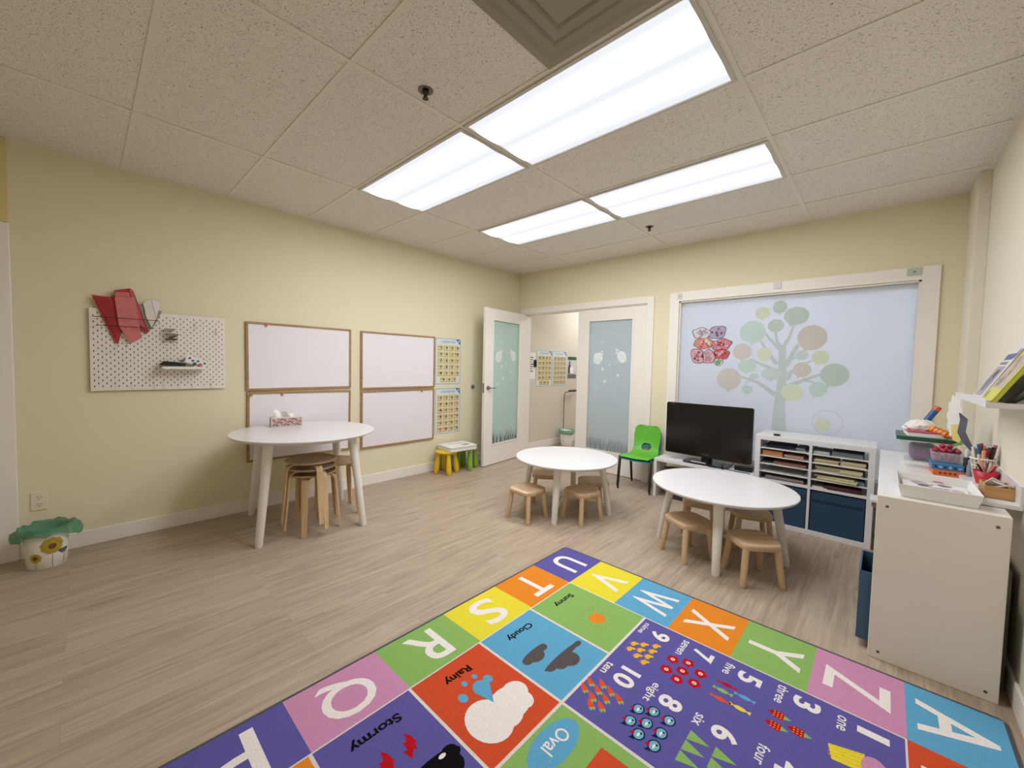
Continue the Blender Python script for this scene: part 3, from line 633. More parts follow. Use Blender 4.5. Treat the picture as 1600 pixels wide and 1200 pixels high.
poster(-1.266, 0.712, '汉语拼音韵母表', FIN, 'lower blue-edged letter poster on the wall right of the whiteboards', (226, 200, 150), 2)
# wall bumper
t = thing('door_stop', 'round metal door stop on the wall beside the open door', 'door stop', (0.0, -0.866, 1.0))
MB().tube([(0, 0, 0), (0.012, 0, 0), (0.02, 0, 0)], [0.026, 0.026, 0.018], 24).build('plate', M_metal, t); MB().tube([(0.019, 0, 0), (0.026, 0, 0)], 0.013, 16).build('rubber', mat('grey_rubber', (92, 84, 78), 0.7), t)
# outlet
t = thing('wall_outlet', 'cream double wall outlet near the floor at the left', 'outlet', (0.0, -4.560, 0.356))
MB().box(0, 0.006, -0.036, 0.036, -0.060, 0.060).build('plate', mat('outlet_cream', (232, 222, 198), 0.4), t, bevel=0.003)
for z in (0.023, -0.023):
    s_ = MB().poly(ell(0, z, 0.017, 0.017, 20), (0.006, 0, 0), (0, 1, 0), (0, 0, 1), 0, 0, 0.002)
    s_.box(0.0075, 0.0084, -0.009, -0.006, z, z + 0.009, 1).box(0.0075, 0.0084, 0.006, 0.009, z, z + 0.009, 1).poly(ell(0, z - 0.008, 0.003, 0.003, 8), (0.008, 0, 0), (0, 1, 0), (0, 0, 1), 1, 0.0003)
    s_.build('socket', [mat('outlet_cream', (232, 222, 198), 0.4), M_black], t)

# door in the left wall, only its edge is in the picture
fd = sroot('door_3', (0.0, -4.645, 0))
MB().box(0, 0.020, -0.085, 0.0, 0, 2.09).build('casing', M_trim, fd, bevel=0.004)
MB().box(0, 0.008, -0.600, -0.085, 0.008, 2.0).build('leaf', M_trim, fd)
MB().box(0, 0.020, -0.62, -0.085, 2.005, 2.09).build('casing_head', M_trim, fd, bevel=0.004)
MB().tube([(0.008, -0.56, 1.0), (0.055, -0.56, 1.0)], [0.018, 0.012], 14).build('handle', M_metal, fd)
struct(MB().box(0, 0.014, YF, -4.650, 2.092, H - 0.004).build('trim_door_head', mat('lit_wall_yellow', (222, 204, 140), 0.7), None))  # strip over the door is lit differently; that brightness is put into a yellower colour

# ------------------------------------------------------------------ tables
def round_table(loc, rz, rad, h, rb, rt, lr, label, xs):
    t = thing('round_table', label, 'table', loc, rz, None)
    MB().lathe([(rad - 0.020, h - 0.024), (rad - 0.006, h - 0.016), (rad, h - 0.008), (rad, h - 0.003), (rad - 0.003, h)], n=96).build('tabletop', M_white, t)
    for k in range(4):
        a = k * math.pi / 2; ca, sa = math.cos(a), math.sin(a)
        MB().tube([(rb * ca, rb * sa, 0), (rb * ca * 0.999, rb * sa * 0.999, 0.012), ((rb * .5 + rt * .5) * ca, (rb * .5 + rt * .5) * sa, h * 0.5), (rt * ca, rt * sa, h - 0.022)], [lr * 0.70, lr * 0.80, lr * 0.95, lr * 1.1], 16, ry=[lr * 0.62, lr * 0.72, lr * 0.85, lr * 0.95], up=(-sa, ca, 0)).build('leg', M_white2, t)
    if xs:
        z = 0.115; q = rb - (rb - rt) * z / h
        MB().box(-q, q, -0.011, 0.011, z - 0.012, z + 0.012).build('stretcher', M_white2, t, bevel=0.003)
        MB().box(-0.011, 0.011, -q, q, z - 0.0119, z + 0.0121).build('stretcher', M_white2, t, bevel=0.003)
    else:
        MB().lathe([(rt - 0.02, h - 0.055), (rt - 0.02, h - 0.024)], 64, caps=(False, False)).lathe([(rt - 0.03, h - 0.024), (rt - 0.03, h - 0.055)], 64, caps=(False, False)).build('apron', M_white2, t)
    return t
round_table((0.548, -3.130, 0), R(-55.5), 0.520, 0.735, 0.500, 0.40, 0.033, 'tall round white table by the left wall with a tissue box on it', False)
round_table((1.856, -1.370, 0), math.atan2(0.154, 0.366), 0.452, 0.48, 0.395, 0.315, 0.030, 'low round white table in front of the double doors', True)
round_table((3.111, -1.258, 0), math.atan2(0.093, 0.390), 0.458, 0.48, 0.40, 0.32, 0.030, 'low round white table in front of the television and shelf unit', True)

# kids' stools
def kid_stool(loc, rz, label):
    t = thing('childrens_stool', label, 'stool', loc, rz, 'small wooden stools at the low tables')
    n = 40; prof = [(0.90, 0.220), (0.97, 0.223), (1.0, 0.232), (0.998, 0.252), (0.96, 0.260), (0.80, 0.2585), (0.5, 0.255), (0.0, 0.253)]
    s = MB(); vs = []; fs = []
    for q, z in prof:
        for k in range(n):
            a = 2 * math.pi * k / n; ca, sa = math.cos(a), math.sin(a)
            e = (abs(ca) ** 3.8 + abs(sa) ** 3.8) ** (-1 / 3.8); r_ = 0.128 * e * q
            vs.append((r_ * ca, r_ * sa, z))
    for i in range(len(prof) - 1):
        for k in range(n): fs.append((i * n + k, i * n + (k + 1) % n, (i + 1) * n + (k + 1) % n, (i + 1) * n + k))
    s.add(vs, fs, 0, True); s.add(vs[:n], [tuple(reversed(range(n)))], 0)
    s.build('seat', M_beech, t)
    for sx in (-1, 1):
        for sy in (-1, 1):
            MB().tube([(0.116 * sx, 0.116 * sy, 0.0), (0.1155 * sx, 0.1155 * sy, 0.006), (0.103 * sx, 0.103 * sy, 0.12), (0.092 * sx, 0.092 * sy, 0.230)], [0.0150, 0.0175, 0.0188, 0.0192], 16).build('leg', M_beechl, t)
    return t
ks = kid_stool((1.753, -1.775, 0), R(-1.5), 'small wooden stool, nearest the camera at the left of the table by the doors')
dup(ks, (2.100, -1.470, 0), R(-13), 'small wooden stool pushed under the table by the doors, front right')
dup(ks, (1.555, -1.275, 0), R(38), 'small wooden stool on the far left side of the table by the doors')
dup(ks, (2.010, -1.145, 0), R(-40), 'small wooden stool on the far right side of the table by the doors')
dup(ks, (2.969, -1.480, 0), R(-31), 'small wooden stool at the left front of the table facing the television')
dup(ks, (3.373, -1.512, 0), R(41), 'small wooden stool nearest the camera, right front of the television table')
dup(ks, (2.900, -0.995, 0), R(10), 'small wooden stool behind the table, in front of the television bench')
dup(ks, (3.245, -0.975, 0), R(24), 'small wooden stool behind the table, in front of the blue bins')

# bentwood stools
def bent_stool(loc, rz, label, h=0.45):
    t = thing('bentwood_stool', label, 'stool', loc, rz, 'round bentwood stools under the tall table')
    MB().lathe([(0.0, h - 0.026), (0.12, h - 0.024), (0.165, h - 0.016), (0.175, h - 0.008), (0.173, h), (0.16, h - 0.006), (0.12, h - 0.013), (0.0, h - 0.015)], 48, caps=(False, False)).build('seat', wood_mat('birch_seat', (176, 142, 104), (200, 168, 130), axis=0, scale=0.8), t)
    for k in range(4):
        a = k * math.pi / 2 + math.pi / 4; ca, sa = math.cos(a), math.sin(a)
        pts = [(0.05, h - 0.030), (0.125, h - 0.030)]
        for i in range(1, 7):
            b = R(82 * i / 6); pts.append((0.125 + 0.05 * math.sin(b), h - 0.030 - 0.05 * (1 - math.cos(b))))
        pts += [(0.188, 0.2), (0.205, 0.0)]
        MB().strip([(r_ * ca, r_ * sa, z) for r_, z in pts], [0.046] * 8 + [0.044, 0.030], 0.012, (-sa, ca, 0)).build('leg', M_birch, t, bevel=0.002)
    return t
bs = bent_stool((0.735, -3.155, 0.0), R(-80), 'lowest stool of the nested stack under the tall table')
dup(bs, (0.755, -3.165, 0.050), R(-36), 'middle stool of the nested stack under the tall table')
dup(bs, (0.775, -3.172, 0.104), R(-47), 'topmost stool of the nested stack under the tall table')
dup(bs, (0.530, -2.870, 0.0), R(-12), 'single round stool behind the nested stack, nearest the right table leg')

# tissue box on the tall table
t = thing('tissue_box', 'patterned tissue box on the tall round white table', 'tissue box', (0.205, -3.165, 0.7355), R(-10))
MB().box(-0.058, 0.058, -0.118, 0.118, 0, 0.075).build('box', mat('tissue_box_white', (226, 214, 206), 0.6), t, bevel=0.002)
p = MB()
for i in range(8):
    for j in range(3):
        for tri in range(2):
            y = -0.110 + i * 0.0275; z = 0.006 + j * 0.022; q = [(y, z), (y + 0.024, z), (y, z + 0.019)] if tri == 0 else [(y + 0.025, z + 0.003), (y + 0.025, z + 0.020), (y + 0.004, z + 0.020)]
            p.poly(q, (0.0583, 0, 0), (0, 1, 0), (0, 0, 1), (i + 2 * j + tri) % 3, 0.0002)
for i in range(4):
    for j in range(3): p.poly([(-0.054 + i * 0.027, 0.006 + j * 0.022), (-0.030 + i * 0.027, 0.006 + j * 0.022), (-0.054 + i * 0.027, 0.025 + j * 0.022)], (0, -0.1183, 0), (1, 0, 0), (0, 0, 1), (i + j) % 3, 0.0002)
p.build('pattern', [mat('tri_rose', (176, 112, 112), 0.6), mat('tri_brown', (112, 84, 84), 0.6), mat('tri_pink', (206, 168, 164), 0.6)], t)
ts = MB(); vs = []; n = 14
for i in range(n):
    for j in range(6):
        a = i / (n - 1); b = j / 5; vs.append((0.024 * math.sin(a * 9 + b * 2) * (0.3 + b) + 0.004, -0.095 + a * 0.15, 0.070 + b * (0.070 - 0.045 * a) + 0.007 * b * math.sin(a * 14)))
ts.add(vs, [(i * 6 + j, i * 6 + j + 1, (i + 1) * 6 + j + 1, (i + 1) * 6 + j) for i in range(n - 1) for j in range(5)], 0, True)
ts.build('tissue', M_paper, t)

# plastic stools with bulbous legs
def plastic_stool(loc, rz, rgb, key, label):
    t = thing('plastic_stool', label, 'stool', loc, rz, 'chunky plastic stools by the open door'); m_ = mat('plastic_' + key, rgb, 0.35)
    MB().lathe([(0.06, 0.238), (0.12, 0.242), (0.135, 0.250), (0.138, 0.262), (0.130, 0.271), (0.0, 0.273)], 40).build('seat', m_, t)
    for k in range(4):
        a = k * math.pi / 2 + math.pi / 4; ca, sa = math.cos(a), math.sin(a)
        q = [(0.128, 0.0, 0.018), (0.126, 0.012, 0.026), (0.120, 0.06, 0.032), (0.112, 0.12, 0.029), (0.102, 0.19, 0.023), (0.096, 0.245, 0.020)]
        MB().tube([(r_ * ca, r_ * sa, z) for r_, z, _ in q], [c_ for _, _, c_ in q], 16).build('leg', m_, t)
plastic_stool((0.185, -1.415, 0), R(20), (232, 196, 40), 'yellow', 'yellow plastic stool with thick legs, carrying the white box')
plastic_stool((0.185, -1.105, 0), R(25), (136, 176, 52), 'green', 'lime green plastic stool with thick legs beside the open door')
t = thing('storage_box', 'flat white plastic box lying across the yellow and green stools', 'box', (0.205, -1.275, 0.2735), R(-6))
MB().poly(rrect(-0.145, 0.145, -0.185, 0.185, 0.015), (0, 0, 0), (1, 0, 0), (0, 1, 0), 0, 0, 0.045).build('box', M_whitep, t)
MB().poly(rrect(-0.152, 0.152, -0.192, 0.192, 0.018), (0, 0, 0.045), (1, 0, 0), (0, 1, 0), 0, 0, 0.008).build('lid', M_whitep, t)
MB().poly(rrect(0.02, 0.09, 0.04, 0.13, 0.004, 2), (0, 0, 0.0532), (1, 0, 0), (0, 1, 0), 0, 0.0002).poly(rrect(-0.09, -0.02, -0.10, 0.10, 0.004, 2), (0, 0, 0.0532), (1, 0, 0), (0, 1, 0), 1, 0.0002).build('lid_print', [mat('lid_grey', (150, 152, 140), 0.6), mat('lid_pale', (222, 222, 220), 0.6)], t)

# ------------------------------------------------------------------ waste bin with floral print
t = thing('waste_bin', 'small white waste bin with flower print and green liner in the left corner', 'waste bin', (0.200, -4.525, 0), R(0))
MB().lathe([(0.080, 0), (0.084, 0.006), (0.098, 0.225), (0.095, 0.225), (0.080, 0.01)], 48, sx=1.0, sy=1.0).build('body', mat('bin_white', (226, 220, 204), 0.4), t)
fl = MB()
def on_bin(a, z, off=0.0015): 
    r_ = 0.084 + 0.014 * (z - 0.006) / 0.219 + off; return (r_ * math.cos(a), r_ * math.sin(a), z)
def bin_disc(ac, zc, r_, mi, lift, n=20, sq_=1.0, half=False):
    full = math.pi if half else 2 * math.pi; K = 5; vs = []
    for q in range(K + 1):
        for k in range(n + 1):
            th = full * k / n + (math.pi if half else 0); rr = max(q / K, 0.002) * r_ * (1 + (0.06 * math.sin(9 * th) if q == K else 0))
            vs.append(on_bin(ac + rr * math.cos(th) / 0.092, zc + rr * sq_ * math.sin(th), lift))
    fl.add(vs, [(q * (n + 1) + k, q * (n + 1) + k + 1, (q + 1) * (n + 1) + k + 1, (q + 1) * (n + 1) + k) for q in range(K) for k in range(n)], mi)
A0 = math.atan2(0.155, 3.73)
bin_disc(A0 + 0.25, 0.140, 0.050, 0, 0.0010, 28); bin_disc(A0 + 0.25, 0.136, 0.018, 1, 0.0018)
bin_disc(A0 - 0.55, 0.075, 0.028, 0, 0.0010); bin_disc(A0 - 0.55, 0.075, 0.013, 1, 0.0018)
bin_disc(A0 + 0.85, 0.105, 0.030, 2, 0.0010, half=True, sq_=1.0)
for a_, z1 in ((A0 + 0.25, 0.10), (A0 - 0.55, 0.05), (A0 + 0.9, 0.08)): fl.add([on_bin(a_ - 0.012, 0.008), on_bin(a_ + 0.012, 0.008), on_bin(a_ + 0.012, z1), on_bin(a_ - 0.012, z1)], [(0, 1, 2, 3)], 3)
for k in range(40):
    a_ = random.random() * 6.28; rr = 0.030 + 0.018 * random.random(); ac = A0 + 0.25 + rr * math.cos(a_) / 0.1; zc = 0.135 + rr * math.sin(a_)
    fl.add([on_bin(ac - 0.02, zc, 0.0022), on_bin(ac, zc - 0.002, 0.0022), on_bin(ac + 0.02, zc, 0.0022), on_bin(ac, zc + 0.002, 0.0022)], [(0, 1, 2, 3)], 1)
fl.build('flower_print', [mat('flower_mustard', (186, 160, 52), 0.5), mat('flower_brown', (110, 78, 30), 0.5), mat('flower_slate', (84, 100, 108), 0.5), mat('stem_grey', (120, 116, 100), 0.5)], t)
n = 72; vs = []; fs = []; rows = [(0.088, 0.17), (0.094, 0.236), (0.106, 0.252), (0.118, 0.240), (0.124, 0.215), (0.120, 0.185)]
for i, (r_, z) in enumerate(rows):
    for k in range(n):
        a_ = 2 * math.pi * k / n; wv = 0.006 * math.sin(7 * a_ + i) + 0.005 * math.sin(13 * a_ + 2 * i)
        bulge = 0.028 * math.exp(-((a_ - 1.35) ** 2) / 0.10) + 0.022 * math.exp(-((a_ - 5.0) ** 2) / 0.10) if i > 1 else 0
        zz = z + (0.035 * math.sin(2.3 * a_ + 0.7) * (i - 2) / 4 if i > 2 else 0) + (wv * 0.7 if i > 0 else 0)
        vs.append(((r_ + wv * (i > 1) + bulge) * math.cos(a_), (r_ + wv * (i > 1) + bulge) * math.sin(a_), zz))
for i in range(len(rows) - 1):
    for k in range(n): fs.append((i * n + k, i * n + (k + 1) % n, (i + 1) * n + (k + 1) % n, (i + 1) * n + k))
_l = clear('green_liner', (92, 168, 128), 0.30); _l.node_tree.nodes['Principled BSDF'].inputs['Roughness'].default_value = 0.25
_n = _l.node_tree.nodes.new('ShaderNodeTexNoise'); _n.inputs['Scale'].default_value = 30; _b = _l.node_tree.nodes.new('ShaderNodeBump'); _b.inputs['Strength'].default_value = 0.9; _b.inputs['Distance'].default_value = 0.012
_l.node_tree.links.new(_n.outputs['Fac'], _b.inputs['Height']); _l.node_tree.links.new(_b.outputs[0], _l.node_tree.nodes['Principled BSDF'].inputs['Normal'])
MB().add(vs, fs, 0, True).build('bin_liner', _l, t)

# ------------------------------------------------------------------ hallway things
poster(0.635, 1.250, '汉语拼音声母表', INI, 'left one of two letter posters on the hallway wall', (214, 196, 140), 3, group='letter posters in the hallway')
poster(1.040, 1.250, '汉语拼音韵母表', FIN, 'right one of two letter posters on the hallway wall', (206, 188, 152), 4, group='letter posters in the hallway')
t = thing('paper_notice', 'white notice sheet on the hallway wall beside the black intercom', 'notice', (0.001, 0.315, 1.29))
MB().box(0, 0.001, -0.10, 0.10, -0.20, 0.20).build('sheet', M_paper, t)
p = MB()
for k in range(7): p.box(0.001, 0.0014, -0.06, 0.05 - 0.02 * (k % 3), 0.12 - k * 0.035, 0.135 - k * 0.035)
p.build('lines', mat('notice_ink', (100, 98, 96), 0.7), t)
tag(MB().box(0, 0.03, -0.022, 0.022, -0.055, 0.055).build('wall_intercom', M_black, None, (0.0015, 0.395, 1.325), bevel=0.004), 'black wall handset left of the hallway posters', 'intercom')
t = thing('product_poster', 'green topped poster with a bottle picture on the hallway wall', 'poster', (0.001, 1.40, 1.270))
MB().box(0, 0.002, -0.13, 0.13, -0.19, 0.19).build('sheet', mat('poster_pale', (214, 206, 200), 0.5), t)
p = MB(); U, V = (0, 1, 0), (0, 0, 1)
p.poly([(-0.128, 0.13), (0.128, 0.13), (0.128, 0.185), (-0.128, 0.185)], (0.002, 0, 0), U, V, 0, 0.0003)
p.poly([(-0.128, -0.185), (0.128, -0.185), (0.128, -0.11), (-0.128, -0.11)], (0.002, 0, 0), U, V, 2, 0.0003)
p.poly([(-0.115, -0.10), (-0.03, -0.10), (-0.03, 0.0), (-0.055, 0.05), (-0.055, 0.11), (-0.09, 0.11), (-0.09, 0.05), (-0.115, 0.0)], (0.002, 0, 0), U, V, 1, 0.0005)
p.poly([(-0.06, -0.09), (0.04, -0.09), (0.04, 0.01), (-0.06, 0.01)], (0.002, 0, 0), U, V, 3, 0.0008)
p.build('print', [mat('sign_green', (34, 92, 66), 0.5), mat('bottle_dark', (58, 48, 50), 0.5), mat('sign_grey', (110, 106, 104), 0.5), M_paper], t)
t = thing('hall_bin', 'white bin with green liner on the hallway floor', 'waste bin', (0.165, 1.06, 0))
MB().lathe([(0.085, 0), (0.115, 0.24), (0.111, 0.24), (0.082, 0.006)], 32).build('body', M_whitep, t)
n = 48; vs = []; fs = []; rows = [(0.110, 0.20), (0.117, 0.262), (0.128, 0.258), (0.127, 0.205)]
for i, (r_, z) in enumerate(rows):
    for k in range(n): a_ = 2 * math.pi * k / n; q = 0.004 * math.sin(9 * a_ + i); vs.append(((r_ + q) * math.cos(a_), (r_ + q) * math.sin(a_), z + q))
for i in range(3):
    for k in range(n): fs.append((i * n + k, i * n + (k + 1) % n, (i + 1) * n + (k + 1) % n, (i + 1) * n + k))
MB().add(vs, fs, 0, True).build('bin_liner', mat('hall_liner', (120, 168, 136), 0.4), t)
t = thing('bent_rail', 'thin dark bent rail standing behind the green lined hallway bin', 'rail', (0.05, 1.13, 0))
MB().tube([(0, 0, 0), (0, 0.0, 0.80), (0.005, 0.02, 0.86), (0.03, 0.32, 0.88), (0.03, 0.36, 0.92), (0.03, 0.36, 1.05)], 0.006, 8).build('rail', M_dark, t)
MB().box(0.015, 0.045, 0.10, 0.30, 0.865, 0.895).build('grip', mat('rail_grip', (70, 58, 50), 0.6), t)
MB().tube([(0, 0, 0), (0, 0, 0.012)], 0.05, 20).build('foot', M_dark, t)

# ------------------------------------------------------------------ green chair (on a teal one)
def kid_chair(z, rgb, key, label, full):
    t = thing('childrens_chair', label, 'chair', (2.045, -0.235 - z * 0.5, z), R(3), 'stacked plastic chairs by the door')
    m_ = mat('chair_' + key, rgb, 0.45)
    # one shell, seat running into backrest, with an oval hole in the lower back
    secs = [(-0.185, 0.330, 0.150), (-0.175, 0.342, 0.160), (-0.12, 0.345, 0.168), (-0.04, 0.338, 0.166), (0.04, 0.334, 0.160), (0.095, 0.342, 0.152), (0.125, 0.365, 0.145), (0.142, 0.40, 0.140), (0.155, 0.45, 0.142), (0.166, 0.52, 0.148), (0.176, 0.585, 0.142), (0.182, 0.615, 0.120), (0.185, 0.625, 0.085)]
    nu = 28; vs = []; fs = []; S2 = []
    for i in range(len(secs) - 1):
        for q in range(3): S2.append(tuple(secs[i][c_] + (secs[i + 1][c_] - secs[i][c_]) * q / 3 for c_ in range(3)))
    S2.append(secs[-1])
    for y, zz, hw in S2:
        for k in range(nu + 1):
            u = -1 + 2 * k / nu; dish = 0.012 * (1 - u * u)
            ramp = min(1, max(0, (zz - 0.36) / 0.1))
            vs.append((u * hw, y + (0.022 * (1 - u * u)) * ramp, zz - dish * (1 - ramp) - 0.010 * (abs(u) ** 6) * (1 - ramp)))
    for i in range(len(S2) - 1):
        zc = (S2[i][1] + S2[i + 1][1]) / 2; yc_ = (S2[i][0] + S2[i + 1][0]) / 2
        for k in range(nu):
            u = (-1 + 2 * (k + 0.5) / nu) * 0.142
            if yc_ > 0.09 and (u / 0.055) ** 2 + ((zc - 0.405) / 0.032) ** 2 < 1: continue
            fs.append((i * (nu + 1) + k, i * (nu + 1) + k + 1, (i + 1) * (nu + 1) + k + 1, (i + 1) * (nu + 1) + k))
    o = MB().add(vs, fs, 0, True).build('shell', m_, t)
    d = o.modifiers.new('smooth', 'CORRECTIVE_SMOOTH') if False else None
    d = o.modifiers.new('solid', 'SOLIDIFY'); d.thickness = 0.008; d.offset = -1
    d = o.modifiers.new('sub', 'SUBSURF'); d.levels = d.render_levels = 2
    md = mat('chair_leg_dark', (34, 30, 32), 0.4)
    for sx in (-1, 1):
        MB().tube([(0.172 * sx, -0.185, 0.0), (0.168 * sx, -0.155, 0.318), (0.160 * sx, -0.13, 0.330)], [0.010, 0.011, 0.009], 10).build('leg', md, t)
        MB().tube([(0.172 * sx, 0.185, 0.0), (0.158 * sx, 0.11, 0.25), (0.146 * sx, 0.075, 0.325)], [0.010, 0.011, 0.009], 10).build('leg', md, t)
kid_chair(0.0, (44, 150, 176), 'teal', "teal plastic child's chair underneath the green one", True)
kid_chair(0.030, (100, 184, 52), 'green', "bright green plastic child's chair with an oval hole in its back", True)

# ------------------------------------------------------------------ television bench and television
t = thing('television_bench', 'low white open bench under the television', 'bench', (2.256, -0.400, 0))
MB().box(0, 0.875, 0, 0.26, 0.362, 0.390).build('top', M_white, t, bevel=0.002)
MB().box(0, 0.028, 0, 0.26, 0, 0.362).build('side_panel', M_white, t, bevel=0.002)
MB().box(0.847, 0.875, 0, 0.26, 0, 0.362).build('side_panel', M_white, t, bevel=0.002)
MB().box(0.028, 0.847, 0.01, 0.25, 0.165, 0.185).build('shelf', M_white, t, bevel=0.002)
tag(MB().lathe([(0.09, 0), (0.115, 0.10), (0.11, 0.10), (0.085, 0.006)], 24, sy=0.75).build('basket', mat('basket_brown', (150, 122, 100), 0.8, noise=0.3, nscale=80), None, (2.42, -0.27, 0.1855)), 'brown basket on the shelf inside the television bench', 'basket')
tag(MB().box(-0.16, 0.16, -0.10, 0.10, 0, 0.10).build('cable_box', mat('box_dark', (52, 46, 44), 0.7), None, (2.55, -0.26, 0.0), bevel=0.004), 'dark box on the floor under the television bench', 'box')
t = thing('television', 'black flat screen television on the low white bench', 'television', (2.712, -0.285, 0.390), R(-1))
MB().poly(rrect(-0.385, 0.385, 0.065, 0.57, 0.018), (0, 0.0, 0), (1, 0, 0), (0, 0, 1), 0, 0, 0.022).build('bezel', mat('tv_gloss', (10, 9, 9), 0.12), t, bevel=0.002)
MB().box(-0.362, 0.362, -0.0236, -0.0222, 0.118, 0.548).build('screen', mat('tv_screen', (7, 6, 6), 0.22), t)
MB().box(-0.30, 0.30, 0.0, 0.055, 0.10, 0.52).build('back_shell', M_black, t, bevel=0.012)
s_ = MB(); s_.glyph('SHARP', 0.0, 0.092, 0.055, 0.009, (0, -0.0222, 0), (1, 0, 0), (0, 0, 1), 0, 0.0003)
s_.glyph('AQUOS', -0.325, 0.558, 0.045, 0.007, (0, -0.0222, 0), (1, 0, 0), (0, 0, 1), 0, 0.0003)
s_.build('lettering', mat('tv_letter', (120, 116, 112), 0.4), t)
MB().tube([(0, 0.02, 0.012), (0, 0.02, 0.10)], 0.05, 20, ry=0.022, up=(1, 0, 0)).build('neck', M_black, t)
MB().poly(rrect(-0.20, 0.20, -0.085, 0.115, 0.05), (0, 0, 0), (1, 0, 0), (0, 1, 0), 0, 0, 0.014).build('stand', mat('tv_stand', (32, 31, 32), 0.25), t)
tag(MB().box(-0.065, 0.065, -0.012, 0.012, 0, 0.010).build('remote_control', mat('silver_plastic', (176, 170, 166), 0.4), None, (2.665, -0.352, 0.4045), bevel=0.003), 'narrow silver box lying on the television stand', 'remote control')
cb = MB(); cb.tube([(2.735, -0.345, 0.43), (2.735, -0.372, 0.398), (2.78, -0.388, 0.394), (2.86, -0.375, 0.394), (2.93, -0.36, 0.40), (2.97, -0.34, 0.46)], 0.003, 6)
tag(cb.build('power_cable', M_black), 'black cable looping across the bench below the television', 'cable', 'cables on the television bench')
cb = MB(); cb.tube([(2.95, -0.33, 0.44), (2.90, -0.365, 0.397), (3.00, -0.385, 0.394), (3.08, -0.375, 0.394), (3.105, -0.392, 0.394)], 0.0035, 6)
tag(cb.build('power_cable', M_black), 'black cable running to the right end of the bench', 'cable', 'cables on the television bench')
t = thing('power_adapter', 'black plug adapter standing on the front of the bench', 'adapter', (2.885, -0.385, 0.3915)); MB().box(-0.012, 0.012, -0.008, 0.008, 0, 0.012).tube([(0, 0, 0.012), (0, 0, 0.042)], [0.007, 0.004], 8).build('body', M_black, t)
t = thing('media_box', 'tangled black box and plugs behind the television corner', 'box', (3.035, -0.27, 0.3905)); MB().box(-0.07, 0.07, -0.05, 0.05, 0, 0.045).build('body', M_black, t, bevel=0.004); MB().tube([(-0.07, -0.055, 0.03), (-0.02, -0.075, 0.05), (0.03, -0.07, 0.02), (0.07, -0.055, 0.035)], 0.004, 6).build('cord', M_black, t)

# ------------------------------------------------------------------ shelf unit with trays and blue boxes
SX0, SX1, SY0, SY1, SH = 3.142, 3.902, -0.425, -0.035, 0.752
t = thing('shelf_unit', 'white open shelf unit with paper trays above and blue boxes below', 'shelf unit', (SX0, SY0, 0))
sw, sd = SX1 - SX0, SY1 - SY0; T = 0.038
MB().box(0, T, 0, sd, 0, SH - T).build('side_panel', M_white, t, bevel=0.002); MB().box(sw - T, sw, 0, sd, 0, SH - T).build('side_panel', M_white, t, bevel=0.002)
MB().box(0, sw, 0, sd, SH - T, SH).build('top', M_white, t, bevel=0.002); MB().box(T, sw - T, 0, sd, 0, T).build('bottom', M_white, t, bevel=0.002)
xm = sw / 2
MB().box(xm - 0.009, xm + 0.009, 0.002, sd, T, SH - T).build('divider', M_white, t, bevel=0.001)
zm = 0.375
MB().box(T, xm - 0.009, 0.002, sd, zm - 0.009, zm + 0.009).build('divider', M_white, t, bevel=0.001); MB().box(xm + 0.009, sw - T, 0.002, sd, zm - 0.009, zm + 0.009).build('divider', M_white, t, bevel=0.001)
zt = SH - T; step = (zt - zm - 0.009) / 5; LV = [zm + 0.009 + step * k for k in range(5)]
for k in range(1, 5):
    for a_, b_ in ((T, xm - 0.009), (xm + 0.009, sw - T)):
        MB().box(a_, b_, 0.004, sd - 0.02, LV[k] - 0.0065, LV[k]).build('tray_shelf', M_white, t)
def blue_box(x, y, z, sx, sy, sz, label, rz=0):
    t = thing('fabric_box', label, 'storage box', (x, y, z), rz, 'dark blue fabric boxes'); m_ = mat('blue_fabric', (38, 66, 92), 0.85, noise=0.15, nscale=300, bump=0.3, bscale=600)
    b = MB(); w_ = 0.006
    b.box(-sx / 2, sx / 2, 0, w_, 0, sz).box(-sx / 2, sx / 2, sy - w_, sy, 0, sz).box(-sx / 2, -sx / 2 + w_, w_, sy - w_, 0, sz).box(sx / 2 - w_, sx / 2, w_, sy - w_, 0, sz).box(-sx / 2 + w_, sx / 2 - w_, w_, sy - w_, 0, w_)
    b.build('box', m_, t, bevel=0.003)
    MB().box(-sx / 2 + 0.006, sx / 2 - 0.012, -0.004, 0, sz - 0.075, sz - 0.062).build('seam', mat('blue_seam', (26, 46, 68), 0.9), t)
blue_box(SX0 + (T + xm - 0.009) / 2, SY0 + 0.006, T + 0.001, xm - 0.009 - T - 0.010, 0.36, 0.315, 'dark blue fabric box in the left lower opening, mostly behind the round table')
blue_box(SX0 + (xm + 0.009 + sw - T) / 2, SY0 + 0.010, T + 0.001, xm - 0.009 - T - 0.010, 0.36, 0.315, 'dark blue fabric box in the right lower opening of the shelf unit')
rs = random.Random(5)
def stack(x, y, z, sx, sy, n, th, rgb, label, key, rz=0.0, jit=0.006, name='paper_stack', cat='paper stack'):
    t = MB()
    for k in range(n):
        a_ = rs.uniform(-0.03, 0.03); dx, dy = rs.uniform(-jit, jit), rs.uniform(-jit, jit)
        t.box(-sx / 2, sx / 2, 0, sy, th * k, th * (k + 0.86), k % 2, rot('Z', a_ * 0.3), (dx, dy, 0))
    c2 = tuple(max(0, v - 22) for v in rgb)
    o = t.build(name, [mat('sheet_' + key, rgb, 0.8), mat('sheet2_' + key, c2, 0.8)], None, (x, y, z + 0.0006)); o.rotation_euler = (0, 0, rz)
    return tag(o, label, cat, 'papers in the shelf unit trays')
LXa, RXa = SX0 + T, SX0 + xm + 0.009; Yf = SY0 + 0.02
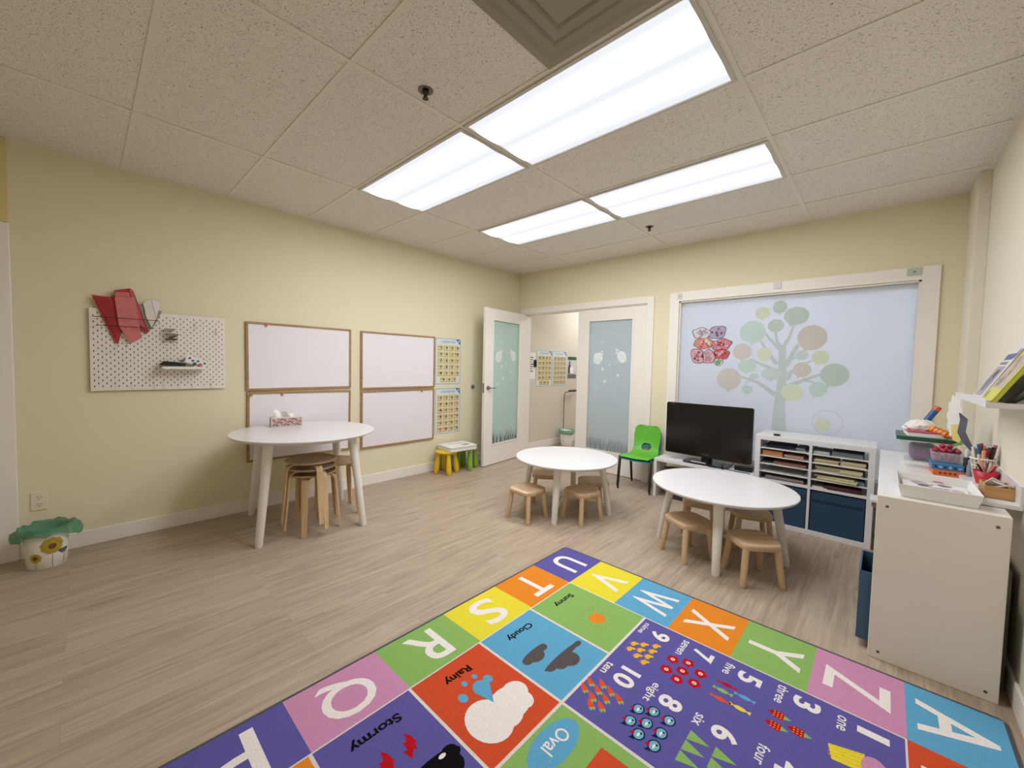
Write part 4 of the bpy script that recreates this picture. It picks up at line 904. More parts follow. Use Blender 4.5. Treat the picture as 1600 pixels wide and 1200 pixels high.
stack(LXa + 0.13, Yf + 0.03, LV[4], 0.20, 0.24, 3, 0.007, (46, 54, 70), 'dark blue folders in the top left tray', 'navy', 0.05)
stack(LXa + 0.275, Yf + 0.02, LV[4], 0.06, 0.22, 3, 0.008, (150, 162, 160), 'pale grey papers at the right of the top left tray', 'pgrey', 0.0)
tag(MB().box(-0.07, 0.07, 0, 0.18, 0, 0.042).build('cardboard_box', mat('cardboard', (176, 122, 70), 0.8), None, (LXa + 0.085, Yf, LV[3] + 0.0006), bevel=0.002), 'small brown cardboard box in the second left tray', 'box')
stack(LXa + 0.235, Yf + 0.0, LV[3], 0.13, 0.22, 4, 0.007, (196, 156, 136), 'peach coloured papers right of the little cardboard box', 'peach')
stack(LXa + 0.20, Yf, LV[2], 0.22, 0.24, 4, 0.006, (170, 128, 112), 'brownish pink papers in the third left tray', 'brown', -0.08)
stack(LXa + 0.075, Yf + 0.04, LV[2], 0.10, 0.2, 2, 0.010, (70, 72, 78), 'dark grey papers at the left of the third left tray', 'dgrey', 0.1)
stack(LXa + 0.16, Yf + 0.02, LV[1], 0.27, 0.24, 1, 0.004, (196, 200, 180), 'few pale green sheets in the nearly empty fourth left tray', 'pgreen')
stack(LXa + 0.17, Yf, LV[0], 0.26, 0.24, 4, 0.008, (160, 150, 148), 'grey papers in the lowest left tray', 'grey', 0.04)
stack(RXa + 0.06, Yf, LV[4], 0.10, 0.22, 3, 0.008, (206, 208, 206), 'white papers at the left of the top right tray', 'white')
stack(RXa + 0.21, Yf + 0.005, LV[4], 0.18, 0.24, 4, 0.009, (128, 138, 142), 'slate grey papers filling the top right tray', 'slate', 0.0, 0.003)
stack(RXa + 0.09, Yf, LV[3], 0.15, 0.24, 5, 0.006, (216, 200, 166), 'cream papers at the left of the second right tray', 'cream', 0.03)
stack(RXa + 0.245, Yf, LV[3], 0.14, 0.24, 6, 0.0062, (222, 206, 170), 'cream papers at the right of the second right tray', 'cream2', -0.02)
stack(RXa + 0.10, Yf + 0.01, LV[2], 0.15, 0.24, 6, 0.0066, (206, 196, 164), 'cream papers at the left of the third right tray', 'cream3')
stack(RXa + 0.235, Yf - 0.012, LV[2], 0.13, 0.24, 4, 0.010, (218, 208, 170), 'cream paper block standing out of the third right tray', 'cream4', -0.03)
stack(RXa + 0.15, Yf - 0.010, LV[1], 0.24, 0.25, 5, 0.007, (220, 210, 160), 'fanned yellowish papers sliding out of the fourth right tray', 'fan', -0.10, 0.012)
stack(RXa + 0.295, Yf, LV[1], 0.04, 0.2, 4, 0.008, (128, 150, 156), 'teal grey papers at the right end of the fourth right tray', 'teal')
stack(RXa + 0.19, Yf - 0.006, LV[0], 0.22, 0.24, 3, 0.009, (110, 66, 62), 'dark red folders in the lowest right tray', 'maroon', 0.05, 0.01)
stack(RXa + 0.055, Yf - 0.01, LV[0], 0.09, 0.24, 2, 0.006, (214, 206, 200), 'white sheets at the left of the lowest right tray', 'white2', -0.06)
tag(MB().box(-0.022, 0.022, -0.015, 0.015, 0, 0.016).build('black_gadget', M_black, None, (3.285, -0.375, SH + 0.0005), bevel=0.003), 'tiny black gadget on top of the shelf unit', 'gadget')

# ------------------------------------------------------------------ long cabinet by the right wall
CX0, CX1, CY0, CY1, CH = 3.922, 4.308, -1.905, -0.44, 0.748
t = thing('cabinet', 'long white open cabinet against the right wall, end panel facing the camera', 'cabinet', (CX0, CY0, 0))
cw, cl = CX1 - CX0, CY1 - CY0
MB().box(0, cw, 0, T, 0, CH).build('end_panel', mat('end_panel_white', (234, 226, 214), 0.35), t, bevel=0.003)
MB().box(0, cw, cl - T, cl, 0, CH).build('end_panel', M_white, t, bevel=0.002)
MB().box(0, cw, T, cl - T, CH - T, CH).build('top', M_white, t, bevel=0.001); MB().box(0, cw, T, cl - T, 0, T).build('bottom', M_white, t, bevel=0.002)
MB().box(0.003, cw, T, cl - T, zm - 0.009, zm + 0.009).build('shelf', M_white, t)
for k in range(1, 4):
    y = T + (cl - 2 * T) * k / 4; MB().box(0.002, cw, y - 0.009, y + 0.009, T, zm - 0.009).box(0.002, cw, y - 0.009, y + 0.009, zm + 0.009, CH - T).build('divider', M_white, t)
for x, z in ((0.035, 0.035), (cw - 0.035, 0.035), (0.035, CH - 0.045), (cw - 0.035, CH - 0.045)):
    MB().poly(ell(x, z, 0.006, 0.006, 14), (0, 0, 0), (1, 0, 0), (0, 0, 1), 0, 0.0003, 0.0006).build('screw', mat('screw_metal', (120, 104, 84), 0.4, 0.8), t)
bb = thing('fabric_box', 'blue open box pulled halfway out of the cabinet, behind its end panel', 'storage box', (3.877, -1.70, T + 0.0015), 0, 'dark blue fabric boxes')
m_ = mat('blue_fabric_light', (66, 98, 124), 0.85, noise=0.12, nscale=300)
q = MB(); q.box(0, 0.30, -0.150, -0.144, 0, 0.325).box(0, 0.30, 0.144, 0.150, 0, 0.325).box(0, 0.006, -0.144, 0.144, 0, 0.325).box(0.294, 0.30, -0.144, 0.144, 0, 0.325).box(0.006, 0.294, -0.144, 0.144, 0, 0.006).build('box', m_, bb, bevel=0.002)
tag(MB().lathe([(0.04, 0), (0.055, 0.10), (0.03, 0.17), (0.0, 0.18)], 12).build('plastic_bag', clear('bag_plastic', (200, 204, 210), 0.3), None, (3.96, -1.72, 0.048)), 'crumpled clear plastic bag inside the half open blue box', 'bag')
tb_ = thing('small_tray', 'small white and brown tray jutting from the far end of the cabinet', 'tray', (3.885, -0.60, zm + 0.0095))
MB().box(0, 0.25, -0.08, 0.08, 0.03, 0.05).build('rim', M_whitep, tb_, bevel=0.003); MB().box(0.01, 0.24, -0.07, 0.07, 0, 0.03).build('base', mat('tray_brown', (150, 120, 90), 0.7), tb_)
tag(MB().box(0, 0.018, -0.16, 0.16, 0, 0.50).build('grey_board', mat('panel_grey', (120, 112, 102), 0.6), None, (4.320, -1.62, 0.0005), bevel=0.003), 'grey board squeezed between the cabinet and the right wall', 'board')

# ------------------------------------------------------------------ ledges on the right wall
t = thing('wall_ledge', 'low white wall ledge just above the cabinet top', 'ledge', (4.232, -1.755, 0.7495)); MB().box(0, W - 4.232 - 0.0005, 0, 0.95, 0, 0.018).build('board', M_white, t, bevel=0.002); MB().box(W - 4.232 - 0.012, W - 4.232 - 0.0005, 0, 0.95, 0.018, 0.10).build('back_rail', M_white, t, bevel=0.002)
LZ = 0.7685
WS = 4.200
t = thing('wall_shelf', 'white wall shelf holding picture books on the right wall', 'shelf', (WS, -2.05, 1.176))
MB().box(0, W - WS - 0.0005, 0, 0.90, 0, 0.020).build('board', M_white, t, bevel=0.002); MB().box(0, 0.010, 0, 0.90, 0.020, 0.030).build('front_lip', M_white, t, bevel=0.001)
BZ = 1.1965
def book(y0, wd, hgt, th, lean, x, label, cover, edge, deco, name='picture_book', rz=0.0):
    """leans against the right wall: bottom edge at x, cover faces the room"""
    t = thing(name, label, 'book', (x, y0, BZ + 0.0005), rz, 'picture books on the wall shelf')
    Mx = rot('Y', lean)
    MB().box(0, 0.0012, 0, wd, 0, hgt, 0, Mx).build('cover', cover, t)
    MB().box(0.0012, th - 0.0012, 0.003, wd - 0.003, 0.002, hgt - 0.003, 0, Mx).build('pages', edge, t)
    MB().box(th - 0.0012, th, 0, wd, 0, hgt, 0, Mx).box(0, th, 0, 0.0015, 0, hgt, 0, Mx).build('back_cover', cover, t)
    d = MB(); ux = Vector((0, 1, 0)); uz = Mx @ Vector((0, 0, 1)); nn = Mx @ Vector((-1, 0, 0))
    o = nn * 0.0004
    # reading direction on a face turned to -x is -y
    for pts, mi, of in deco[0]: d.poly([(-p[0], p[1]) for p in pts], o + ux * wd, ux, uz, mi, -of) 
    d.build('cover_print', deco[1], t)
m_mag = mat('mag_white', (222, 216, 216), 0.35); m_yel = mat('mag_yellow', (206, 204, 70), 0.35); m_pg = mat('pages', (216, 208, 190), 0.8); m_dk = mat('mag_dark', (36, 34, 30), 0.35)
rd = random.Random(11); deco = []
for k in range(6): deco.append((rrect(0.03 + 0.026 * k, 0.052 + 0.026 * k, 0.185, 0.215, 0.003, 2), 0, 0.0))
for k in range(5): deco.append((rrect(0.02 + 0.03 * k, 0.044 + 0.03 * k, 0.165 - 0.001 * k, 0.176, 0.002, 2), 1, 0.0))
deco.append((rrect(0.02, 0.19, 0.015, 0.155, 0.004, 2), 2, 0.0)); deco.append((ell(0.10, 0.085, 0.055, 0.05, 16), 1, 0.0003)); deco.append((ell(0.12, 0.12, 0.03, 0.022, 12), 3, 0.0005)); deco.append((rrect(0.19, 0.212, 0.19, 0.235, 0.002, 2), 3, 0.0))
LE = math.atan2(0.118, 0.24)
book(-1.805, 0.23, 0.27, 0.010, LE, 4.213, 'white and grey magazine leaning on the wall shelf, left of the yellow book', m_mag, m_pg, (deco, [mat('print_blue', (72, 104, 150), 0.4), mat('print_grey', (120, 112, 112), 0.4), mat('print_mauve', (168, 158, 164), 0.4), mat('print_dark', (70, 62, 58), 0.4)]))
deco = [(rrect(0.015, 0.195, 0.06, 0.20, 0.004, 2), 0, 0.0), (rrect(0.02, 0.16, 0.215, 0.255, 0.003, 2), 1, 0.0), (rrect(0.02, 0.06, 0.015, 0.045, 0.002, 2), 2, 0.0)]
for k in range(16): deco.append((ell(rd.uniform(0.035, 0.175), rd.uniform(0.075, 0.185), rd.uniform(0.008, 0.02), rd.uniform(0.006, 0.016), 9, rd.random() * 3), 3 + k % 3, 0.0003 + 0.00003 * k))
book(-2.043, 0.228, 0.275, 0.014, LE + 0.02, 4.212, 'yellow picture book leaning on the wall shelf, nearest of the two bright covers', m_yel, m_pg, (deco, [mat('pic_base', (188, 176, 164), 0.4), mat('pic_lime', (176, 172, 60), 0.4), mat('pic_olive', (150, 146, 50), 0.4), mat('pic_tan', (196, 150, 110), 0.4), mat('pic_lav', (150, 136, 150), 0.4), mat('pic_moss', (120, 128, 84), 0.4)]))
deco = [(rrect(0.02, 0.18, 0.05, 0.2, 0.003, 2), 0, 0.0)]
book(-2.030, 0.215, 0.20, 0.008, LE + 0.12, 4.250, 'dark covered book behind the yellow picture book', m_dk, m_pg, (deco, [mat('dk_pic', (60, 58, 50), 0.4)]))
book(-2.034, 0.21, 0.14, 0.006, LE + 0.45, 4.262, 'low dark book slumped behind the others on the wall shelf', m_dk, m_pg, (deco[:0], [mat('dk_pic', (60, 58, 50), 0.4)]))

# ------------------------------------------------------------------ clutter on the cabinet
Z0 = CH + 0.0006
def tray_box(name, label, loc, sx, sy, h, flare, mats, rz=0.0, group=None, cat='tray', wall=0.004):
    t = thing(name, label, cat, loc, rz, group); m = MB()
    def ringp(a, b, z): return [(-a, -b, z), (a, -b, z), (a, b, z), (-a, b, z)]
    A = ringp(sx / 2, sy / 2, 0); B = ringp(sx / 2 + flare, sy / 2 + flare, h); Ci = ringp(sx / 2 + flare - wall, sy / 2 + flare - wall, h); D = ringp(sx / 2 - wall, sy / 2 - wall, wall)
    vs = A + B + Ci + D; fs = [(3, 2, 1, 0)]
    for r_ in range(3): fs += [(r_ * 4 + k, r_ * 4 + (k + 1) % 4, r_ * 4 + 4 + (k + 1) % 4, r_ * 4 + 4 + k) for k in range(4)]
    fs.append((12, 13, 14, 15)); m.add(vs, fs); m.build('body', mats, t, bevel=0.002); return t
wt = tray_box('white_tray', 'shallow white plastic tray with paper pieces, nearest the cabinet end', (4.112, -1.700, Z0), 0.225, 0.30, 0.058, 0.014, M_whitep)
tag(MB().box(-0.105, 0.105, -0.135, 0.135, 0, 0.020).build('paper_sheets', mat('tray_paper', (228, 222, 222), 0.8, noise=0.05, nscale=30), None, (4.112, -1.70, Z0 + 0.0045)), 'layer of white paper sheets lining the shallow tray', 'paper')
for k in range(9):
    c_ = [(206, 190, 196), (184, 172, 180), (166, 162, 164)][k % 3]
    o = MB().poly(ell(0, 0, rd.uniform(0.02, 0.036), rd.uniform(0.014, 0.024), 12, 0, 0.15, 3), (0, 0, 0), (1, 0, 0), (0, 1, 0), 0, 0, 0.0008).build('paper_piece', mat('piece_%d' % c_[0], c_, 0.8), None, (4.112 + rd.uniform(-0.075, 0.075), -1.70 + rd.uniform(-0.11, 0.11), Z0 + 0.0255 + k * 0.0011)); o.rotation_euler = (0, 0, rd.random() * 3)
    tag(o, ['pinkish', 'mauve', 'grey'][k % 3] + ' ' + ['', 'curled', 'half covered'][k // 3] + ' cut paper piece lying in the shallow white tray', 'paper piece', 'paper pieces in the white tray')
o = tag(MB().poly(ell(0, 0, 0.018, 0.012, 14), (0, 0, 0), (1, 0, 0), (0, 1, 0), 0, 0, 0.001).build('red_paper_piece', mat('piece_red', (176, 84, 84), 0.8), None, (4.128, -1.590, Z0 + 0.038)), 'round red paper piece at the back of the white tray', 'paper piece')
# white lidded box under the clear green-lidded box
t = thing('white_box', 'low white box with rounded lid under the clear green-lidded box', 'box', (4.105, -0.985, Z0)); MB().poly(rrect(-0.085, 0.10, -0.04, 0.30, 0.03), (0, 0, 0), (1, 0, 0), (0, 1, 0), 0, 0, 0.018).build('body', M_whitep, t); MB().poly(rrect(-0.092, 0.107, -0.047, 0.307, 0.035), (0, 0, 0.018), (1, 0, 0), (0, 1, 0), 0, 0, 0.005).build('lid', M_whitep, t)
BX = Z0 + 0.0236
t = thing('clear_box', 'clear plastic box with dark green lid and purple contents on the cabinet', 'box', (4.125, -0.80, BX))
m = MB(); 
def shell(m, a, b, a2, b2, h, wall=0.003, mi=0):
    A = [(-a, -b, 0), (a, -b, 0), (a, b, 0), (-a, b, 0)]; B = [(-a2, -b2, h), (a2, -b2, h), (a2, b2, h), (-a2, b2, h)]
    m.add(A + B, [(3, 2, 1, 0)] + [(k, (k + 1) % 4, (k + 1) % 4 + 4, k + 4) for k in range(4)], mi)
shell(m, 0.095, 0.13, 0.118, 0.150, 0.125); m.build('tub', clear('clear_tub', (226, 232, 230), 0.82), t)
MB().poly(rrect(-0.135, 0.130, -0.165, 0.165, 0.015), (0, 0, 0.126), (1, 0, 0), (0, 1, 0), 0, 0, 0.022).build('lid', mat('lid_green', (22, 84, 66), 0.35), t)
tag(MB().box(-0.068, 0.05, -0.10, 0.10, 0, 0.085).build('purple_bag', mat('purple_stuff', (140, 92, 138), 0.5, noise=0.3, nscale=40), None, (4.120, -0.80, BX + 0.006), bevel=0.02), 'purple packet inside the clear green-lidded box', 'packet')
LT = BX + 0.1486
t = thing('flat_box', 'flat white box with a pink band on the green lid', 'box', (4.115, -0.845, LT), R(4)); MB().box(-0.085, 0.085, -0.10, 0.10, 0, 0.024).build('box', M_paper, t, bevel=0.002); MB().box(-0.086, 0.086, -0.101, 0.101, 0.024, 0.033).build('band', mat('pink_band', (190, 92, 112), 0.5), t)
# crumpled white bag
t = MB(); n = 18; vs = []; fs = []
rb_ = random.Random(3)
for i in range(7):
    for k in range(n):
        a_ = 2 * math.pi * k / n; pr_ = [0.062, 0.070, 0.066, 0.055, 0.042, 0.028, 0.004][i]; q = pr_ * (1 + rb_.uniform(-0.14, 0.14)); vs.append((q * 1.1 * math.cos(a_), q * math.sin(a_), [0, 0.012, 0.026, 0.040, 0.052, 0.060, 0.062][i] + (rb_.uniform(-0.004, 0.004) if i else 0)))
for i in range(6):
    for k in range(n): fs.append((i * n + k, i * n + (k + 1) % n, (i + 1) * n + (k + 1) % n, (i + 1) * n + k))
t.add(vs, fs + [tuple(reversed(range(n)))], 0)
tag(t.build('crumpled_bag', mat('bag_white', (232, 226, 222), 0.5), None, (4.095, -0.83, LT + 0.0335)), 'crumpled white bag on top of the flat white box', 'bag')
t = thing('glue_stick', 'blue tube with orange cap sticking up out of the white bag', 'glue stick', (4.108, -0.79, LT + 0.065)); 
d_ = Vector((0.055, 0.02, 0.10)).normalized()
MB().tube([(0, 0, 0), d_ * 0.10], 0.017, 18).build('tube', mat('tube_blue', (40, 86, 148), 0.35), t); MB().tube([d_ * 0.10, d_ * 0.128], 0.0175, 18).build('cap', mat('cap_orange', (206, 96, 56), 0.35), t)
t = thing('orange_toy', 'orange ribbed toy tube lying on the green lid beside the white bag', 'toy', (4.185, -0.93, LT + 0.020))
MB().tube([(-0.055, 0.055, 0.035), (-0.045, 0.045, 0.030), (-0.02, 0.02, 0.018), (0.01, -0.005, 0.006), (0.035, -0.02, 0.002)], [0.012, 0.018, 0.019, 0.020, 0.012], 14).build('body', mat('toy_orange', (232, 146, 58), 0.4), t)
for k in range(4): MB().tube([(-0.035 + 0.016 * k, 0.035 - 0.015 * k, 0.026 - 0.006 * k), (-0.031 + 0.016 * k, 0.031 - 0.015 * k, 0.024 - 0.006 * k)], 0.0215, 14).build('ring', mat('toy_orange2', (214, 120, 44), 0.4), t)
# flower-headed paper figure standing at the corner of the green box
t = thing('paper_flower', 'tall white scalloped paper flower with yellow skirt beside the green lid', 'paper craft', (4.215, -1.005, 0.885), R(-20))
pts = []
for k in range(60):
    a_ = 2 * math.pi * k / 60; q = 1 + 0.28 * abs(math.sin(5.5 * a_)); pts.append((0.023 * q * math.cos(a_), 0.180 + 0.100 * q * math.sin(a_)))
MB().poly(pts, (0, 0, 0), (1, 0, 0), (0, 0, 1), 0, 0, 0.002).build('petals', M_paper, t)
MB().poly([(-0.010, 0.13), (0.035, 0.14), (0.030, 0.03), (0.0, 0.045)], (0, -0.003, 0), (1, 0, 0), (0, 0, 1), 0, 0, 0.002).build('skirt', mat('craft_yellow', (232, 220, 136), 0.7), t)
MB().poly([(-0.01, 0.0), (0.045, 0.03), (0.04, 0.045), (0.0, 0.02)], (0, -0.006, 0), (1, 0, 0), (0, 0, 1), 0, 0, 0.002).build('leaf', mat('craft_green', (120, 176, 88), 0.7), t)
o = MB().strip([(4.232, -1.02, 1.085), (4.250, -1.025, 1.05), (4.243, -1.035, 0.98), (4.262, -1.045, 0.93), (4.288, -1.055, 0.885)], [0.004, 0.030, 0.032, 0.030, 0.018], 0.002, (0.9, -0.3, 0.2)).build('ribbon', mat('ribbon_grey', (88, 92, 104), 0.5))
tag(o, 'grey ribbon hanging beside the paper flower', 'ribbon')
# clear tub with red and pink balls
t = tray_box('clear_tub', 'small clear tub full of red and pink beads on the game boxes', (4.192, -1.045, Z0 + 0.0625), 0.11, 0.11, 0.055, 0.008, clear('clear_tub2', (236, 236, 238), 0.72), cat='tub', wall=0.002)
rb_ = random.Random(9); cols_ = [(176, 30, 62), (206, 56, 84), (150, 28, 70), (214, 66, 52), (96, 30, 52), (196, 74, 120)]
pos = []
for lay in range(4):
    for i in range(4):
        for j in range(4):
            if lay == 3 and (i in (0, 3) or j in (0, 3)): continue
            pos.append((-0.041 + 0.027 * i + rb_.uniform(-.003, .003), -0.041 + 0.027 * j + rb_.uniform(-.003, .003), 0.0165 + lay * 0.0225))
for k, (x, y, z) in enumerate(pos):
    c_ = cols_[k % 6]; nm_ = ['crimson', 'rose red', 'wine red', 'orange red', 'dark plum', 'bright pink'][k % 6]
    o = MB().lathe([(0.0012, -0.0125), (0.008, -0.0098), (0.012, -0.004), (0.0127, 0.001), (0.011, 0.0065), (0.0065, 0.011), (0.001, 0.0127)], 10).build('bead', mat('bead_%d' % c_[0], c_, 0.3), None, (4.192 + x, -1.045 + y, Z0 + 0.0625 + z))
    tag(o, 'shiny ' + nm_ + ' ball among those heaped in the small clear tub', 'ball', 'red and pink balls in the clear tub')
# game boxes
t = thing('game_box', 'orange box under the blue one, beside the white tray', 'box', (4.195, -1.085, Z0), R(3)); MB().box(-0.062, 0.062, -0.085, 0.085, 0, 0.030).build('box', mat('box_orange', (222, 112, 50), 0.5), t, bevel=0.001)
p = MB()
for k in range(5): p.poly(ell(-0.035 + 0.018 * k, 0.015, 0.005, 0.007, 8, k), (0, -0.0853, 0), (1, 0, 0), (0, 0, 1), 0, 0.0002)
p.build('marks', mat('mark_dark', (90, 40, 30), 0.5), t)
t = thing('game_box', 'blue patterned box on top of the orange box', 'box', (4.190, -1.075, Z0 + 0.0306), R(1)); MB().box(-0.060, 0.060, -0.088, 0.088, 0, 0.030).build('box', mat('box_blue', (58, 118, 168), 0.5), t, bevel=0.001)
p = MB()
for k in range(6): p.poly(ell(-0.045 + 0.018 * k, 0.015, 0.006, 0.008, 8, k), (0, -0.0883, 0), (1, 0, 0), (0, 0, 1), k % 2, 0.0002)
p.build('marks', [mat('mark_navy', (24, 44, 84), 0.5), mat('mark_sky', (150, 190, 214), 0.5)], t)
# marker bottles
def bottle(x, y, h, r_, body, cap, label, key):
    t = thing('marker_bottle', label, 'bottle', (x, y, LZ + 0.0005), 0, 'bottles behind the game boxes'); MB().lathe([(r_, 0), (r_, h * 0.62), (r_ * 0.7, h * 0.68)], 18).build('body', mat('bot_' + key, body, 0.4), t); MB().lathe([(r_ * 0.72, h * 0.68), (r_ * 0.72, h * 0.96), (r_ * 0.4, h)], 18).build('cap', mat('cap_' + key, cap, 0.4), t)
bottle(4.262, -1.12, 0.13, 0.014, (40, 40, 42), (206, 206, 204), 'dark bottle with pale cap behind the blue game box', 'a')
bottle(4.285, -1.155, 0.115, 0.014, (186, 186, 184), (52, 52, 56), 'pale grey bottle with dark cap next to the pen basket', 'b')
bottle(4.268, -1.185, 0.085, 0.013, (128, 132, 138), (128, 132, 138), 'short grey bottle in front of the pen basket', 'c')
# pen basket
t = thing('pen_basket', 'white wire basket full of pens on the low ledge', 'basket', (4.305, -1.225, LZ + 0.0005))
m = MB(); 
for z, r_ in ((0.002, 0.030), (0.035, 0.035), (0.07, 0.040), (0.105, 0.045)):
    m.tube([(r_ * math.cos(2 * math.pi * k / 24), r_ * math.sin(2 * math.pi * k / 24), z) for k in range(25)], 0.0022 if z < 0.1 else 0.004, 6, caps=False)
for k in range(16):
    a_ = 2 * math.pi * k / 16; m.tube([(0.030 * math.cos(a_), 0.030 * math.sin(a_), 0.002), (0.045 * math.cos(a_), 0.045 * math.sin(a_), 0.105)], 0.0016, 5)
m.lathe([(0.0, 0.0), (0.030, 0.0), (0.030, 0.003), (0.0, 0.003)], 20, caps=(False, False)).build('wire_body', M_whitep, t)
PC = [('coral', (222, 110, 92)), ('bottle green', (40, 84, 60)), ('cream', (230, 214, 186)), ('red', (190, 40, 50)), ('pale pink', (226, 178, 166)), ('white', (226, 226, 222)), ('dark brown', (64, 44, 38)), ('teal blue', (52, 98, 138)), ('peach', (232, 168, 130)), ('crimson', (160, 34, 52)), ('black', (30, 28, 30)), ('rose', (206, 112, 126))]
for k, (nm, c_) in enumerate(PC):
    a_ = 2 * math.pi * k / 12 + 0.4; r0, r1 = 0.018, 0.036 if k % 3 else 0.020
    p0 = Vector((4.305 + r0 * math.cos(a_), -1.225 + r0 * math.sin(a_), LZ + 0.012)); p1 = Vector((4.305 + r1 * math.cos(a_), -1.225 + r1 * math.sin(a_), LZ + 0.150 + 0.010 * (k % 4)))
    t = thing('marker_pen', nm + ' marker pen standing in the white wire basket', 'pen', tuple(p0), 0, 'pens in the white wire basket'); v_ = p1 - p0
    MB().tube([(0, 0, 0), v_ * 0.7], 0.0065, 10).build('barrel', mat('pen_cream', (232, 222, 206), 0.4) if k % 2 else mat('pen_' + nm, c_, 0.4), t); MB().tube([v_ * 0.7, v_], 0.0072, 10).build('cap', mat('pen_' + nm, c_, 0.4), t)
# red bucket
t = thing('red_bucket', 'small red bucket with pencils in front of the pen basket', 'bucket', (4.303, -1.345, LZ + 0.0005)); MB().lathe([(0.032, 0), (0.046, 0.062), (0.044, 0.062), (0.030, 0.004)], 32).build('body', mat('bucket_red', (188, 36, 54), 0.4), t)
for k, (nm, c_) in enumerate([('orange', (206, 128, 84)), ('brown', (92, 62, 46)), ('pink', (214, 140, 140)), ('dark', (50, 40, 40)), ('salmon', (226, 150, 128)), ('white', (230, 222, 214)), ('scarlet', (196, 50, 46))]):
    a_ = 0.5 + 2 * math.pi * k / 7; b0 = Vector((4.303 - 0.010 * math.cos(a_), -1.345 - 0.010 * math.sin(a_), LZ + 0.010)); 
    t = thing('pencil', nm + ' coloured pencil leaning in the small red bucket', 'pencil', tuple(b0), 0, 'pencils in the red bucket'); v_ = Vector((0.044 * math.cos(a_) * 1.05, 0.044 * math.sin(a_) * 1.05, 0.095 + 0.006 * (k % 3)))
    MB().tube([(0, 0, 0), v_ * 0.88], 0.0042, 8).build('shaft', mat('pcl_' + nm, c_, 0.5), t); MB().tube([v_ * 0.88, v_], [0.0042, 0.0006], 8).build('tip', mat('pcl_tip', (206, 170, 130), 0.6), t)
# wooden box with papers
t = thing('wooden_box', 'small wooden box with folded papers at the near end of the low ledge', 'box', (4.303, -1.600, LZ + 0.0005)); a_, b_, h_ = 0.043, 0.075, 0.050
m = MB(); m.box(-a_, a_, -b_, -b_ + 0.006, 0, h_).box(-a_, a_, b_ - 0.006, b_, 0, h_).box(-a_, -a_ + 0.006, -b_ + 0.006, b_ - 0.006, 0, h_).box(a_ - 0.006, a_, -b_ + 0.006, b_ - 0.006, 0, h_).box(-a_ + 0.006, a_ - 0.006, -b_ + 0.006, b_ - 0.006, 0, 0.005)
m.build('box', wood_mat('pine_box', (178, 128, 74), (202, 154, 98), axis=0), t, bevel=0.001)
for k, (x, y, rx, ry, rz_, nm) in enumerate([(-0.012, 0.01, 0.5, 0.5, 0.3, 'white folded card leaning at the left in the wooden box'), (0.010, -0.015, 1.1, 0.3, -0.4, 'white folded card in the middle of the wooden box'), (0.012, -0.045, 1.25, -0.2, 0.5, 'white paper roll at the front of the wooden box')]):
    o = MB().box(-0.022, 0.022, -0.002, 0.002, -0.03, 0.03).build('folded_card', mat('card_%d' % k, (232 - 8 * k, 224 - 8 * k, 220 - 9 * k), 0.7), None, (4.303 + x, -1.60 + y, LZ + 0.045 + 0.004 * k)); o.rotation_euler = (rx, ry, rz_); tag(o, nm, 'folded card', 'cards in the wooden box')

# ------------------------------------------------------------------ alphabet rug
RUG = {}
def rm(k, rgb): RUG[k] = len(RUG); return rug_mat('rug_' + k, rgb)
RM = [rm('edge', (84, 88, 92)), rm('white', (228, 216, 208)), rm('indigo', (98, 92, 160)), rm('orange', (230, 138, 46)), rm('yellow', (232, 216, 62)), rm('green', (142, 182, 100)), rm('blue', (100, 168, 204)), rm('pink', (206, 144, 178)), rm('red', (210, 82, 48)), rm('black', (22, 18, 20)), rm('cloudgrey', (92, 84, 84)), rm('crimson', (186, 24, 36)), rm('fishblue', (120, 178, 196)), rm('navy', (30, 36, 70)), rm('ray', (150, 150, 60)), rm('gold', (236, 180, 40)), rm('coral', (228, 84, 44)), rm('white2', (240, 232, 226))]
rg = MB(); RO = (0, 0, 0); RU, RV = (0, -1, 0), (1, 0, 0)
TH = 0.008
rg.poly(rrect(0, 3.02, 0, 1.998, 0.03), RO, RU, RV, 0, 0, TH)
def P_(pts, col, lay): rg.poly(pts, RO, RU, RV, RUG[col], TH + 0.0002 + 0.0001 * lay)
def rc(u0, u1, v0, v1, col, lay): P_([(u0, v0), (u1, v0), (u1, v1), (u0, v1)], col, lay)
def G_(s_, u, v, wd, ht, col, lay, bold=0.02, ang=0.0): rg.glyph(s_, u, v, wd, ht, RO, RU, RV, RUG[col], TH + 0.0002 + 0.0001 * lay, bold, ang)
E0 = 0.012
US = [E0, 0.372, 0.725, 1.095, 1.475, 1.850, 2.22, 2.60, 2.99]
VS = [E0, 0.292, 0.584, 0.876, 1.156, 1.434, 1.722, 1.986]
LT_ = {'U': ('indigo', 0, 0), 'T': ('orange', 1, 0), 'S': ('yellow', 2, 0), 'R': ('green', 3, 0), 'Q': ('pink', 4, 0), 'P': ('indigo', 5, 0), 'O': ('orange', 6, 0), 'N': ('yellow', 7, 0),
       'V': ('yellow', 0, 1), 'W': ('blue', 0, 2), 'X': ('orange', 0, 3), 'Y': ('green', 0, 4), 'Z': ('pink', 0, 5), 'A': ('blue', 0, 6), 'B': ('red', 1, 6), 'C': ('green', 2, 6), 'D': ('indigo', 3, 6), 'E': ('orange', 4, 6), 'F': ('pink', 5, 6), 'G': ('blue', 6, 6), 'H': ('yellow', 7, 6),
       'I': ('green', 7, 5), 'J': ('red', 7, 4), 'K': ('indigo', 7, 3), 'L': ('blue', 7, 2), 'M': ('pink', 7, 1)}
